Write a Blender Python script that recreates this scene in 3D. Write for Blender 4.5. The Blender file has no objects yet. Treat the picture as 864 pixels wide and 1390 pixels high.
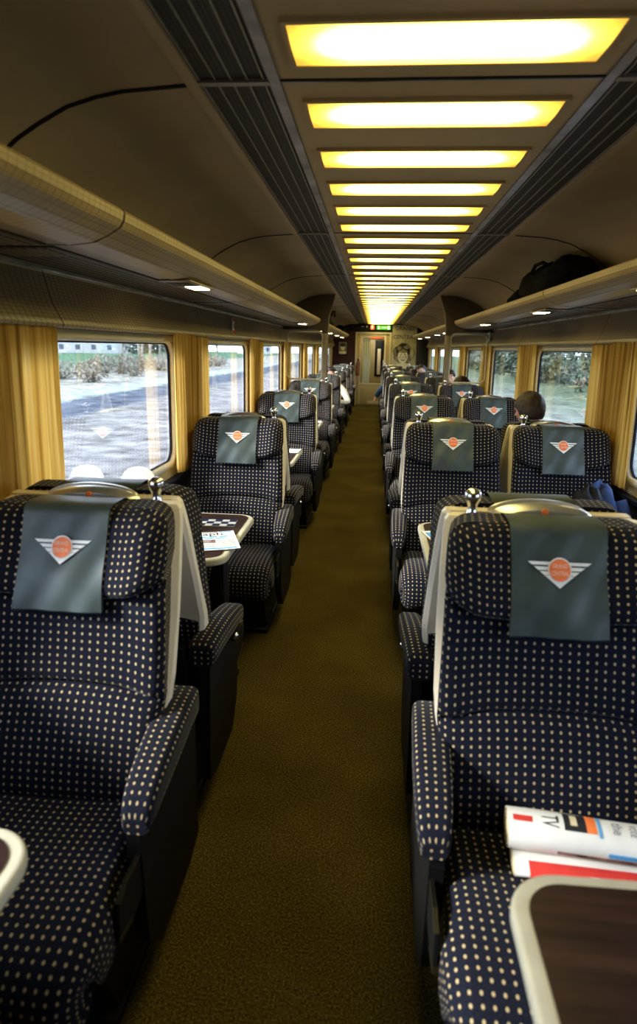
import bpy, bmesh, math, random
from mathutils import Vector, Matrix
random.seed(7)
PI = math.pi
col = bpy.context.scene.collection
BAY = 2.155
PITCH = 2.10
YC = [1.70 + PITCH * k for k in range(8)]
Y0, Y1 = -1.0, 17.8            # added light-blocking wall behind the camera; far end of the saloon

# ------------------------------------------------------------------ materials
def nt(m):
    m.use_nodes = True
    t = m.node_tree
    return t, t.nodes, t.links, t.nodes['Principled BSDF']

def ramp(ns, stops, interp='LINEAR'):
    r = ns.new('ShaderNodeValToRGB'); r.color_ramp.interpolation = interp
    e = r.color_ramp.elements
    while len(e) < len(stops): e.new(0.5)
    for i, (p, c) in enumerate(stops):
        e[i].position = p; e[i].color = (*c, 1)
    return r

def math_n(ns, ls, op, a, b=None, c=None):
    n = ns.new('ShaderNodeMath'); n.operation = op
    for i, v in enumerate((a, b, c)):
        if v is None: continue
        if isinstance(v, (int, float)): n.inputs[i].default_value = v
        else: ls.new(v, n.inputs[i])
    return n.outputs[0]

def plain(name, c, rough=.5, metal=0, noise=.06, scale=30, bump=0, spec=.5, emit=None, es=0, coat=0):
    m = bpy.data.materials.new(name); t, ns, ls, b = nt(m)
    tc = ns.new('ShaderNodeTexCoord'); n = ns.new('ShaderNodeTexNoise')
    n.inputs['Scale'].default_value = scale; n.inputs['Detail'].default_value = 4
    ls.new(tc.outputs['Object'], n.inputs['Vector'])
    lo = tuple(max(0, x * (1 - noise * 2)) for x in c); hi = tuple(min(1, x * (1 + noise * 2)) for x in c)
    r = ramp(ns, [(.3, lo), (.7, hi)]); ls.new(n.outputs['Fac'], r.inputs['Fac'])
    ls.new(r.outputs['Color'], b.inputs['Base Color'])
    b.inputs['Roughness'].default_value = rough; b.inputs['Metallic'].default_value = metal
    b.inputs['Specular IOR Level'].default_value = spec
    b.inputs['Coat Weight'].default_value = coat
    if bump:
        bp = ns.new('ShaderNodeBump'); bp.inputs['Strength'].default_value = bump; bp.inputs['Distance'].default_value = .004
        ls.new(n.outputs['Fac'], bp.inputs['Height']); ls.new(bp.outputs['Normal'], b.inputs['Normal'])
    if emit:
        b.inputs['Emission Color'].default_value = (*emit, 1); b.inputs['Emission Strength'].default_value = es
    return m

def fabric_mat():
    m = bpy.data.materials.new('dotted_moquette'); t, ns, ls, b = nt(m)
    uv = ns.new('ShaderNodeUVMap'); sp = ns.new('ShaderNodeSeparateXYZ'); ls.new(uv.outputs['UV'], sp.inputs[0])
    px, py = .0208, .0192
    def cell(o, p):
        a = math_n(ns, ls, 'DIVIDE', o, p)
        a = math_n(ns, ls, 'FRACT', a)
        a = math_n(ns, ls, 'SUBTRACT', a, .5)
        return math_n(ns, ls, 'MULTIPLY', a, p)
    u = cell(sp.outputs[0], px); v = cell(sp.outputs[1], py)
    u = math_n(ns, ls, 'DIVIDE', u, .0031); v = math_n(ns, ls, 'DIVIDE', v, .0039)
    d = math_n(ns, ls, 'SQRT', math_n(ns, ls, 'ADD', math_n(ns, ls, 'MULTIPLY', u, u), math_n(ns, ls, 'MULTIPLY', v, v)))
    mr = ns.new('ShaderNodeMapRange'); mr.inputs[1].default_value = .75; mr.inputs[2].default_value = 1.15
    mr.inputs[3].default_value = 1; mr.inputs[4].default_value = 0; ls.new(d, mr.inputs[0])
    n = ns.new('ShaderNodeTexNoise'); n.inputs['Scale'].default_value = 260; n.inputs['Detail'].default_value = 3
    ls.new(uv.outputs['UV'], n.inputs['Vector'])
    r = ramp(ns, [(.3, (.005, .006, .013)), (.7, (.017, .019, .034))]); ls.new(n.outputs['Fac'], r.inputs['Fac'])
    mx = ns.new('ShaderNodeMix'); mx.data_type = 'RGBA'
    ls.new(mr.outputs[0], mx.inputs[0]); ls.new(r.outputs['Color'], mx.inputs[6]); mx.inputs[7].default_value = (.50, .39, .22, 1)
    ls.new(mx.outputs[2], b.inputs['Base Color'])
    b.inputs['Roughness'].default_value = .9; b.inputs['Sheen Weight'].default_value = .12; b.inputs['Sheen Roughness'].default_value = .4
    b.inputs['Specular IOR Level'].default_value = .2
    bp = ns.new('ShaderNodeBump'); bp.inputs['Strength'].default_value = .35; bp.inputs['Distance'].default_value = .002
    ls.new(n.outputs['Fac'], bp.inputs['Height']); ls.new(bp.outputs['Normal'], b.inputs['Normal'])
    return m

def streak_mat(name, stops, sx, sy, sz, rough=.5, coord='Object', det=4, bump=0, coat=0, trans=0):
    m = bpy.data.materials.new(name); t, ns, ls, b = nt(m)
    tc = ns.new('ShaderNodeTexCoord'); mp = ns.new('ShaderNodeMapping'); mp.inputs['Scale'].default_value = (sx, sy, sz)
    ls.new(tc.outputs[coord], mp.inputs[0])
    n = ns.new('ShaderNodeTexNoise'); n.inputs['Scale'].default_value = 1; n.inputs['Detail'].default_value = det
    ls.new(mp.outputs[0], n.inputs['Vector'])
    r = ramp(ns, stops); ls.new(n.outputs['Fac'], r.inputs['Fac']); ls.new(r.outputs['Color'], b.inputs['Base Color'])
    b.inputs['Roughness'].default_value = rough; b.inputs['Coat Weight'].default_value = coat
    if bump:
        bp = ns.new('ShaderNodeBump'); bp.inputs['Strength'].default_value = bump; bp.inputs['Distance'].default_value = .004
        ls.new(n.outputs['Fac'], bp.inputs['Height']); ls.new(bp.outputs['Normal'], b.inputs['Normal'])
    if trans:
        tr = ns.new('ShaderNodeBsdfTranslucent'); ls.new(r.outputs['Color'], tr.inputs['Color'])
        mx = ns.new('ShaderNodeMixShader'); mx.inputs[0].default_value = trans
        ls.new(b.outputs[0], mx.inputs[1]); ls.new(tr.outputs[0], mx.inputs[2])
        ls.new(mx.outputs[0], ns['Material Output'].inputs['Surface'])
    return m

def grid_mat(name, base, dark, pu, pv, w=.18, rough=.5, metal=0, ax=(1, 2)):
    """fine moulded grid lines, spacing pu / pv metres along two object axes"""
    m = bpy.data.materials.new(name); t, ns, ls, b = nt(m)
    tc = ns.new('ShaderNodeTexCoord'); sp = ns.new('ShaderNodeSeparateXYZ'); ls.new(tc.outputs['Object'], sp.inputs[0])
    def line(i, p):
        f = math_n(ns, ls, 'FRACT', math_n(ns, ls, 'DIVIDE', sp.outputs[i], p))
        return math_n(ns, ls, 'LESS_THAN', f, w)
    k = math_n(ns, ls, 'MAXIMUM', line(ax[0], pu), line(ax[1], pv))
    n = ns.new('ShaderNodeTexNoise'); n.inputs['Scale'].default_value = 3; ls.new(tc.outputs['Object'], n.inputs['Vector'])
    r = ramp(ns, [(.3, tuple(x * .88 for x in base)), (.7, tuple(min(1, x * 1.12) for x in base))]); ls.new(n.outputs['Fac'], r.inputs['Fac'])
    mx = ns.new('ShaderNodeMix'); mx.data_type = 'RGBA'
    ls.new(k, mx.inputs[0]); ls.new(r.outputs['Color'], mx.inputs[6]); mx.inputs[7].default_value = (*dark, 1)
    ls.new(mx.outputs[2], b.inputs['Base Color']); b.inputs['Roughness'].default_value = rough; b.inputs['Metallic'].default_value = metal
    return m

def glass_mat(name, tint=(.93, .97, 1), refl=.10):
    m = bpy.data.materials.new(name); t, ns, ls, b = nt(m)
    tr = ns.new('ShaderNodeBsdfTransparent'); tr.inputs['Color'].default_value = (*tint, 1)
    gl = ns.new('ShaderNodeBsdfGlossy'); gl.inputs['Roughness'].default_value = .01
    n = ns.new('ShaderNodeTexNoise'); n.inputs['Scale'].default_value = 2.0
    tc = ns.new('ShaderNodeTexCoord'); ls.new(tc.outputs['Object'], n.inputs['Vector'])
    lw = ns.new('ShaderNodeLayerWeight'); lw.inputs['Blend'].default_value = .28
    f = math_n(ns, ls, 'MULTIPLY_ADD', lw.outputs['Fresnel'], .34, refl * .25)
    f = math_n(ns, ls, 'MULTIPLY', f, math_n(ns, ls, 'MULTIPLY_ADD', n.outputs['Fac'], .3, .85))
    mx = ns.new('ShaderNodeMixShader'); ls.new(f, mx.inputs[0]); ls.new(tr.outputs[0], mx.inputs[1]); ls.new(gl.outputs[0], mx.inputs[2])
    ls.new(mx.outputs[0], ns['Material Output'].inputs['Surface'])
    return m

def light_mat():
    m = bpy.data.materials.new('lit_diffuser'); t, ns, ls, b = nt(m)
    uv = ns.new('ShaderNodeUVMap'); sp = ns.new('ShaderNodeSeparateXYZ'); ls.new(uv.outputs['UV'], sp.inputs[0])
    # u = x (-.34...34) v = y (0..1 over the panel): two tubes end to end, dimmer ends and edges, fine prismatic lines
    ax = math_n(ns, ls, 'ABSOLUTE', sp.outputs[0])
    end = ns.new('ShaderNodeMapRange'); end.interpolation_type = 'SMOOTHSTEP'
    for i, v in enumerate((.20, .345, 1, .18)): end.inputs[i + 1].default_value = v
    ls.new(ax, end.inputs[0])
    dy = math_n(ns, ls, 'ABSOLUTE', math_n(ns, ls, 'SUBTRACT', sp.outputs[1], .45))
    tube = ns.new('ShaderNodeMapRange'); tube.interpolation_type = 'SMOOTHSTEP'
    for i, v in enumerate((.05, .5, 1, .42)): tube.inputs[i + 1].default_value = v
    ls.new(dy, tube.inputs[0])
    fr = math_n(ns, ls, 'FRACT', math_n(ns, ls, 'MULTIPLY', sp.outputs[1], 14))
    ln = math_n(ns, ls, 'MULTIPLY_ADD', math_n(ns, ls, 'LESS_THAN', fr, .3), -.12, 1)
    k = math_n(ns, ls, 'MULTIPLY', math_n(ns, ls, 'MULTIPLY', end.outputs[0], tube.outputs[0]), ln)
    r = ramp(ns, [(0, (.40, .22, .02)), (.35, (.75, .50, .06)), (.7, (.95, .82, .25)), (1, (1, .94, .55))]); ls.new(k, r.inputs['Fac'])
    ls.new(r.outputs['Color'], b.inputs['Emission Color'])
    ls.new(math_n(ns, ls, 'MULTIPLY_ADD', k, LIGHT_S, LIGHT_S * .12), b.inputs['Emission Strength'])
    b.inputs['Base Color'].default_value = (.5, .4, .2, 1); b.inputs['Roughness'].default_value = .4
    return m

LIGHT_S = 6.0
M = {}
M['fabric'] = fabric_mat()
M['cover'] = plain('dark_green_headrest_vinyl', (.070, .088, .082), .42, noise=.12, scale=9, bump=.15, spec=.45)
M['cream'] = plain('cream_plastic', (.88, .78, .62), .32, noise=.02, scale=6)
M['cream_trim'] = plain('cream_trim', (.66, .58, .42), .4, noise=.03, scale=5)
M['white'] = plain('white_plastic', (.82, .82, .80), .35, noise=.02)
M['shade'] = plain('white_lamp_shade', (.88, .88, .92), .4, noise=.02, emit=(1, .95, .92), es=.25)
M['black'] = plain('black_plastic', (.006, .006, .006), .55, noise=.1)
M['olive'] = plain('dark_olive_metal', (.045, .038, .020), .35, metal=.3)
M['chrome'] = plain('chrome', (.85, .85, .86), .22, metal=1, noise=.02)
M['steel'] = plain('brushed_steel', (.74, .74, .73), .30, metal=.85, noise=.04)
M['orange'] = plain('orange_print', (.90, .24, .075), .5, noise=.02)
M['print_white'] = plain('white_print', (.88, .86, .82), .5, noise=.01)
M['pale_text'] = plain('pale_orange_print', (1.0, .72, .55), .5, noise=.01)
M['carpet'] = None
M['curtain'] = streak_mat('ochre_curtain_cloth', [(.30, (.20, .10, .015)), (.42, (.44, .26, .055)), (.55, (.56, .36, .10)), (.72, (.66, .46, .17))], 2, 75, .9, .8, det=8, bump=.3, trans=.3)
M['table_top'] = streak_mat('dark_wood_laminate', [(.3, (.018, .008, .007)), (.55, (.045, .020, .016)), (.75, (.075, .036, .026))], 3, 45, 2, .38, det=5, coat=.05)
M['table_edge'] = plain('pale_table_edging', (.56, .52, .40), .4, noise=.03)
M['ceil'] = plain('ceiling_centre_panel', (.62, .47, .25), .55, noise=.05, scale=2)
M['cove'] = plain('beige_cove_panel', (.62, .48, .29), .38, noise=.08, scale=1.2)
M['gasket'] = plain('black_gasket', (.012, .011, .009), .6)
M['grille'] = grid_mat('dark_ventilation_grille', (.085, .078, .062), (.035, .031, .025), .012, .0125, .3, .5, .2, ax=(0, 1))
M['grille_bar'] = plain('grille_bar', (.42, .39, .33), .4, metal=.4)
M['silver_strip'] = plain('silver_strip', (.42, .41, .42), .3, metal=.8, noise=.25, scale=5)
M['rack'] = grid_mat('rack_moulded_grid', (.46, .35, .18), (.30, .22, .10), .03, .012, .12, .38)
M['rack_under'] = plain('rack_underside', (.31, .255, .19), .4, noise=.05)
M['rack_dark'] = plain('rack_vent_dark', (.035, .03, .022), .5)
M['upper'] = grid_mat('upper_wall_ribbed_panel', (.36, .285, .19), (.22, .17, .10), .036, .0115, .2, .4)
M['wall'] = plain('cream_wall_panel', (.58, .48, .30), .45, noise=.04, scale=3)
M['wall_low'] = plain('dark_lower_wall', (.05, .05, .055), .6)
M['rubber'] = plain('blue_black_window_rubber', (.010, .018, .045), .4)
M['frame_white'] = plain('white_window_surround', (.80, .78, .72), .35, noise=.02)
M['glass'] = glass_mat('window_glass')
M['screen_glass'] = glass_mat('screen_glass', (.95, .96, .93), .05)
M['partition'] = plain('brown_partition', (.085, .062, .038), .45, noise=.08)
M['post'] = plain('beige_post', (.30, .24, .15), .35, noise=.04)
M['maroon'] = plain('maroon_end_wall', (.060, .010, .012), .45, noise=.2, scale=6)
M['end_dark'] = plain('black_end_panel', (.010, .009, .008), .5)
M['door_cream'] = plain('cream_door_panel', (.50, .42, .24), .4, noise=.04)
M['vest'] = plain('vestibule_wall', (.48, .38, .22), .5, noise=.06)
M['skin'] = plain('skin', (.62, .33, .23), .5, noise=.05, scale=12)
M['hair'] = plain('dark_brown_hair', (.030, .018, .012), .55, noise=.4, scale=60, bump=.6)
M['hair_grey'] = plain('greying_brown_hair', (.050, .034, .024), .6, noise=.25, scale=45, bump=.5)
M['shirt_white'] = plain('white_shirt_cloth', (.82, .76, .66), .8, noise=.06, scale=14, bump=.4)
M['shirt_dark'] = plain('dark_jumper_cloth', (.02, .02, .025), .9, noise=.2)
M['denim'] = plain('blue_denim_cloth', (.028, .075, .20), .85, noise=.2, scale=40, bump=.3)
M['trouser'] = plain('dark_trouser_cloth', (.02, .022, .03), .9, noise=.2)
M['bag'] = plain('black_bag_cloth', (.0025, .0025, .003), .9, noise=.3, scale=20, bump=.5, spec=.15)
M['jacket'] = plain('navy_jacket_cloth', (.030, .055, .14), .8, noise=.25, scale=20, bump=.4)
M['lining'] = plain('black_jacket_lining', (.006, .007, .012), .7, noise=.3, scale=30, bump=.5)
M['paper'] = plain('newsprint', (.80, .77, .72), .8, noise=.04, scale=12)
M['paper_tan'] = plain('yellowed_paper_edge', (.66, .56, .36), .8, noise=.05)
M['ink'] = plain('black_ink', (.02, .02, .025), .7)
M['ink_grey'] = plain('grey_print', (.25, .25, .27), .7)
M['blue'] = plain('blue_print', (.12, .38, .68), .6)
M['red'] = plain('red_print', (.62, .05, .04), .6)
M['photo'] = plain('printed_photo', (.22, .14, .12), .6, noise=.5, scale=60)
M['reading'] = plain('lit_reading_lamp', (.9, .8, .6), .4, emit=(1, .80, .42), es=9)
M['brick'] = plain('red_brick', (.25, .11, .08), .9, noise=.2, scale=3)
M['navy'] = plain('navy_print', (.02, .03, .09), .6)

m = bpy.data.materials.new('olive_carpet'); t, ns, ls, b = nt(m)
tc = ns.new('ShaderNodeTexCoord'); n1 = ns.new('ShaderNodeTexNoise'); n1.inputs['Scale'].default_value = 170; n1.inputs['Detail'].default_value = 3; n1.inputs['Roughness'].default_value = .7
n2 = ns.new('ShaderNodeTexNoise'); n2.inputs['Scale'].default_value = 2.2; n2.inputs['Detail'].default_value = 3
for n in (n1, n2): ls.new(tc.outputs['Object'], n.inputs['Vector'])
r = ramp(ns, [(.32, (.030, .022, .005)), (.5, (.13, .098, .028)), (.68, (.30, .235, .085))]); ls.new(n1.outputs['Fac'], r.inputs['Fac'])
r2 = ramp(ns, [(.35, (.72, .72, .72)), (.65, (1, 1, 1))]); ls.new(n2.outputs['Fac'], r2.inputs['Fac'])
mx = ns.new('ShaderNodeMix'); mx.data_type = 'RGBA'; mx.blend_type = 'MULTIPLY'; mx.inputs[0].default_value = 1
ls.new(r.outputs['Color'], mx.inputs[6]); ls.new(r2.outputs['Color'], mx.inputs[7]); ls.new(mx.outputs[2], b.inputs['Base Color'])
b.inputs['Roughness'].default_value = 1; b.inputs['Specular IOR Level'].default_value = .1
bp = ns.new('ShaderNodeBump'); bp.inputs['Strength'].default_value = .8; bp.inputs['Distance'].default_value = .004
ls.new(n1.outputs['Fac'], bp.inputs['Height']); ls.new(bp.outputs['Normal'], b.inputs['Normal'])
M['carpet'] = m
M['lit'] = light_mat()

# ------------------------------------------------------------------ mesh builder
class MB:
    def __init__(s): s.v = []; s.f = []; s.uv = []; s.mi = []; s.mats = []; s.sm = []
    def mat(s, name):
        if name not in s.mats: s.mats.append(name)
        return s.mats.index(name)
    def face(s, idx, mat, uvs=None, smooth=False):
        s.f.append(tuple(idx)); s.uv.append(uvs); s.mi.append(s.mat(mat)); s.sm.append(smooth)
    def add(s, verts, faces, mat, smooth=False, uvs=None):
        o = len(s.v); s.v += [tuple(p) for p in verts]
        for i, f in enumerate(faces): s.face([o + a for a in f], mat, uvs[i] if uvs else None, smooth)
    def grid(s, rows, mat, uv=None, smooth=True, cu=False, cv=False, flip=False):
        o = len(s.v); nr = len(rows); nc = len(rows[0])
        for r in rows: s.v += [tuple(p) for p in r]
        for i in range(nr if cv else nr - 1):
            for j in range(nc if cu else nc - 1):
                a, b_, c, d = (i, j), (i, (j + 1) % nc), ((i + 1) % nr, (j + 1) % nc), ((i + 1) % nr, j)
                q = (a, b_, c, d) if not flip else (d, c, b_, a)
                s.face([o + x * nc + y for x, y in q], mat, [uv[x][y] for x, y in q] if uv else None, smooth)
    def box(s, x0, x1, y0, y1, z0, z1, mat, bev=0, seg=2):
        bm = bmesh.new()
        bmesh.ops.create_cube(bm, size=1)
        for v in bm.verts:
            v.co = Vector(((x0 + x1) / 2 + v.co.x * (x1 - x0), (y0 + y1) / 2 + v.co.y * (y1 - y0), (z0 + z1) / 2 + v.co.z * (z1 - z0)))
        if bev: bmesh.ops.bevel(bm, geom=bm.edges[:], offset=bev, segments=seg, affect='EDGES', profile=.5)
        s.bm(bm, mat, bool(bev))
    def bm(s, bm, mat, smooth=False, mtx=None):
        bm.verts.index_update(); o = len(s.v)
        for v in bm.verts: s.v.append(tuple(mtx @ v.co) if mtx else tuple(v.co))
        for f in bm.faces: s.face([o + v.index for v in f.verts], mat, None, smooth)
        bm.free()
    def prism(s, poly, a0, a1, mat, plane='xz', smooth=False):
        """extrude a 2-D polygon; plane xz -> along y, xy -> along z, yz -> along x"""
        def P(p, a): return {'xz': (p[0], a, p[1]), 'xy': (p[0], p[1], a), 'yz': (a, p[0], p[1])}[plane]
        n = len(poly); o = len(s.v)
        s.v += [P(p, a0) for p in poly] + [P(p, a1) for p in poly]
        s.face([o + i for i in range(n)][::-1], mat); s.face([o + n + i for i in range(n)], mat)
        for i in range(n):
            j = (i + 1) % n; s.face([o + i, o + j, o + n + j, o + n + i], mat, None, smooth)
    def strip(s, line, a0, a1, mat, plane='xz', thick=0, smooth=True):
        def P(p, a): return {'xz': (p[0], a, p[1]), 'yz': (a, p[0], p[1])}[plane]
        s.grid([[P(p, a0) for p in line], [P(p, a1) for p in line]], mat, smooth=smooth)
    def lathe(s, prof, c, mat, n=20, axis='z', smooth=True):
        rows = []
        for r, h in prof:
            row = []
            for i in range(n):
                a = 2 * PI * i / n; x, y = r * math.cos(a), r * math.sin(a)
                row.append({'z': (c[0] + x, c[1] + y, c[2] + h), 'y': (c[0] + x, c[1] + h, c[2] + y), 'x': (c[0] + h, c[1] + x, c[2] + y)}[axis])
            rows.append(row)
        s.grid(rows, mat, cu=True, smooth=smooth)
        o = len(s.v) - n * len(rows)
        s.face([o + i for i in range(n)][::-1], mat); s.face([o + n * (len(rows) - 1) + i for i in range(n)], mat)
    def tube(s, pts, rad, mat, n=8, closed=False, flat=None):
        pts = [Vector(p) for p in pts]; rows = []; N = len(pts)
        for i, p in enumerate(pts):
            a = pts[i - 1] if (i > 0 or closed) else p; b_ = pts[(i + 1) % N] if (i < N - 1 or closed) else p
            d = (b_ - a).normalized()
            up = Vector((0, 0, 1)) if abs(d.z) < .95 else Vector((1, 0, 0))
            if flat: up = Vector(flat)
            x = d.cross(up).normalized(); y = x.cross(d)
            rr = rad[i] if isinstance(rad, (list, tuple)) else rad
            rows.append([p + rr * (math.cos(2 * PI * k / n) * x + math.sin(2 * PI * k / n) * y) for k in range(n)])
        s.grid(rows, mat, cu=True, cv=closed)
        if not closed:
            o = len(s.v) - n * N
            s.face([o + i for i in range(n)][::-1], mat); s.face([o + n * (N - 1) + i for i in range(n)], mat)
    def mesh(s, name):
        me = bpy.data.meshes.new(name)
        me.from_pydata(s.v, [], s.f)
        for mn in s.mats: me.materials.append(M[mn] if isinstance(mn, str) else mn)
        ul = me.uv_layers.new(name='UVMap')
        for p in me.polygons:
            p.material_index = s.mi[p.index]; p.use_smooth = s.sm[p.index]
            u = s.uv[p.index]
            nrm = p.normal; k = max(range(3), key=lambda i: abs(nrm[i]))
            for li, l in enumerate(p.loop_indices):
                if u: ul.data[l].uv = u[li]
                else:
                    c = me.vertices[me.loops[l].vertex_index].co
                    ul.data[l].uv = ((c.y, c.z), (c.x, c.z), (c.x, c.y))[k]
        me.validate(); me.update()
        return me
    def build(s, name, parent=None, loc=None, rz=0):
        o = bpy.data.objects.new(name, s.mesh(name)); col.objects.link(o)
        if parent is not None: o.parent = parent
        if loc is not None: o.location = loc
        if rz: o.rotation_euler.z = rz
        return o

def tag(o, label=None, cat=None, group=None, kind=None):
    if label: o['label'] = label
    if cat: o['category'] = cat
    if group: o['group'] = group
    if kind: o['kind'] = kind
    return o

def empty(name, loc=(0, 0, 0), rz=0):
    o = bpy.data.objects.new(name, None); col.objects.link(o); o.location = loc; o.rotation_euler.z = rz
    o.empty_display_size = .1
    return o

def copy_tree(o, parent=None):
    c = o.copy(); col.objects.link(c)
    if parent is not None:
        c.parent = parent
    for ch in list(o.children): copy_tree(ch, c)
    return c

def struct(mb, name, parent=None, loc=None):
    o = mb.build(name, parent, loc)
    if parent is None: o['kind'] = 'structure'
    return o

def text_mesh(txt, size, width=None):
    """outline of a line of lettering as (verts2d, faces), centred at the origin"""
    cu = bpy.data.curves.new('lettering', 'FONT'); cu.body = txt; cu.size = size; cu.align_x = 'CENTER'; cu.align_y = 'CENTER'; cu.resolution_u = 2
    ob = bpy.data.objects.new('lettering', cu); col.objects.link(ob)
    dg = bpy.context.evaluated_depsgraph_get(); me = ob.evaluated_get(dg).to_mesh()
    vs = [(v.co.x, v.co.y) for v in me.vertices]; fs = [tuple(p.vertices) for p in me.polygons]
    ob.evaluated_get(dg).to_mesh_clear(); bpy.data.objects.remove(ob); bpy.data.curves.remove(cu)
    if width and vs:
        w = max(v[0] for v in vs) - min(v[0] for v in vs); vs = [(v[0] * width / w, v[1]) for v in vs]
    return vs, fs

def add_text(mb, txt, size, fn, mat, width=None):
    vs, fs = text_mesh(txt, size, width)
    mb.add([fn(x, y) for x, y in vs], fs, mat)

def disc2d(r, n=28, cx=0, cy=0): return [(cx + r * math.cos(2 * PI * i / n), cy + r * math.sin(2 * PI * i / n)) for i in range(n)]
def rrect(x0, x1, y0, y1, r, n=6):
    p = []
    for cx, cy, a0 in ((x1 - r, y1 - r, 0), (x0 + r, y1 - r, PI / 2), (x0 + r, y0 + r, PI), (x1 - r, y0 + r, 1.5 * PI)):
        for i in range(n + 1):
            a = a0 + i * PI / 2 / n; p.append((cx + r * math.cos(a), cy + r * math.sin(a)))
    return p
def lerp(a, b, t): return a + (b - a) * t
def interp(tab, x):
    for (x0, y0), (x1, y1) in zip(tab, tab[1:]):
        if x <= x1: return lerp(y0, y1, max(0, (x - x0) / (x1 - x0)))
    return tab[-1][1]
def sstep(a, b, x):
    t = max(0, min(1, (x - a) / (b - a))); return t * t * (3 - 2 * t)
ONES = ['', 'first', 'second', 'third', 'fourth', 'fifth', 'sixth', 'seventh', 'eighth', 'ninth', 'tenth', 'eleventh', 'twelfth', 'thirteenth', 'fourteenth', 'fifteenth', 'sixteenth', 'seventeenth', 'eighteenth', 'nineteenth']
def ordinal(n):
    if n < 20: return ONES[n]
    t = {2: ('twentieth', 'twenty'), 3: ('thirtieth', 'thirty'), 4: ('fortieth', 'forty')}[n // 10]
    return t[0] if n % 10 == 0 else t[1] + '-' + ONES[n % 10]

# ------------------------------------------------------------------ cushions (seat local: origin on the floor at the back-to-back line, facing -y)
# front face of the back as y(z)
FRONT = [(.42, -.372), (.50, -.350), (.60, -.318), (.70, -.285), (.80, -.262), (.92, -.238), (1.0, -.215), (1.08, -.188), (1.17, -.160)]
def front_y(z): return interp(FRONT, z)

def cushion(mb, wfn, zlo, zhi, bulge, rx, rz, thick, nu=26, nv=16, corner_top=0, mat='fabric'):
    """upright upholstered pad; wfn(t) half width, zlo(x)/zhi(x) edge heights, bulge(x,z) towards the sitter"""
    us = [-1, -.985, -.95, -.9, -.84, -.77] + [-.77 + 1.54 * i / (nu - 11) for i in range(1, nu - 11)] + [.77, .84, .9, .95, .985, 1]
    vs = [0, .015, .05, .1, .17] + [.17 + .66 * i / (nv - 9) for i in range(1, nv - 9)] + [.83, .9, .95, .985, 1]
    rows = []
    for t in vs:
        row = []
        for u in us:
            w = wfn(t)
            if corner_top and t > 1 - corner_top:
                k = (t - (1 - corner_top)) / corner_top
                w -= .05 * (1 - math.sqrt(max(0, 1 - k * k)))
            x = u * w; z = lerp(zlo(x), zhi(x), t)
            H = zhi(0) - zlo(0)
            ex = max(0, (abs(x) - (w - rx)) / rx); ez = max(0, (rz - t * H) / rz, (rz - (1 - t) * H) / rz)
            e = min(1, math.sqrt(ex * ex + ez * ez))
            roll = (1 - math.sqrt(max(0, 1 - e * e)))
            y = front_y(z) - bulge(x, z) + roll * min(rx, .045)
            row.append(Vector((x, y, z)))
        rows.append(row)
    # arc-length uv
    nR, nC = len(rows), len(rows[0]); mid = nC // 2
    U = [[0] * nC for _ in rows]; V = [[0] * nC for _ in rows]
    for i in range(nR):
        for j in range(mid + 1, nC): U[i][j] = U[i][j - 1] + (rows[i][j] - rows[i][j - 1]).length
        for j in range(mid - 1, -1, -1): U[i][j] = U[i][j + 1] - (rows[i][j] - rows[i][j + 1]).length
    for j in range(nC):
        for i in range(1, nR): V[i][j] = V[i - 1][j] + (rows[i][j] - rows[i - 1][j]).length
    V = [[V[i][mid] * .5 + V[i][j] * .5 for j in range(nC)] for i in range(nR)]
    uv = [[(U[i][j] + .0104, V[i][j]) for j in range(nC)] for i in range(nR)]
    mb.grid(rows, mat, uv)
    # sides and back
    ring = [(0, j) for j in range(nC)] + [(i, nC - 1) for i in range(1, nR)] + [(nR - 1, j) for j in range(nC - 2, -1, -1)] + [(i, 0) for i in range(nR - 2, 0, -1)]
    fr = [rows[i][j] for i, j in ring]; s = 0; arc = [0]
    for a, b_ in zip(fr, fr[1:] + fr[:1]): s += (b_ - a).length; arc.append(s)
    bk = []
    for p in fr: bk.append(Vector((p.x * .94, front_y(p.z) + thick, p.z)))
    R2 = [fr + [fr[0]], bk + [bk[0]]]
    dep = [[(arc[i], 0) for i in range(len(arc))], [(arc[i], (bk[i % len(bk)] - fr[i % len(fr)]).length) for i in range(len(arc))]]
    uvs = [[(d[1] if True else 0, d[0]) for d in row] for row in dep]
    mb.grid(R2, mat, uvs, flip=True)
    o = len(mb.v); mb.v += [tuple(p) for p in bk]; mb.face([o + i for i in range(len(bk))][::-1], mat)

HW = .255
def head_lo(x): return .905 + .060 * min(1, abs(x) / HW) ** 2.2
def head_bulge(x, z):
    a = abs(x) / HW
    wing = .040 * sstep(.42, .80, a) * (1 - .25 * sstep(.85, 1, a))
    low = .012 * sstep(1.05, .95, z)
    return .008 + wing * sstep(1.19, 1.05, z) + low
def back_bulge(x, z): return -.004 + .020 * sstep(.55, .95, abs(x) / .275)
def lumb_bulge(x, z): return .014 * math.sin(PI * max(0, min(1, (z - .42) / .3))) + .006

def head_mesh():
    mb = MB()
    cushion(mb, lambda t: interp([(0, HW + .004), (.3, HW + .010), (.65, HW + .006), (1, HW - .006)], t), head_lo, lambda x: 1.136, head_bulge, .055, .035, .118, nu=34, nv=20, corner_top=.2)
    return mb
def back_mesh():
    mb = MB()
    cushion(mb, lambda t: lerp(.272, .262, t), lambda x: .705 - .03 * (x / .28) ** 2, lambda x: head_lo(x) + .004, back_bulge, .03, .02, .11)
    return mb
def lumb_mesh():
    mb = MB()
    cushion(mb, lambda t: lerp(.255, .271, t), lambda x: .43, lambda x: .708 - .03 * (x / .28) ** 2, lumb_bulge, .04, .03, .12)
    return mb

def surf_head(x, z, off):
    """a point just in front of the headrest face"""
    return Vector((x, front_y(z) - head_bulge(x, z) - off, z))

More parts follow.
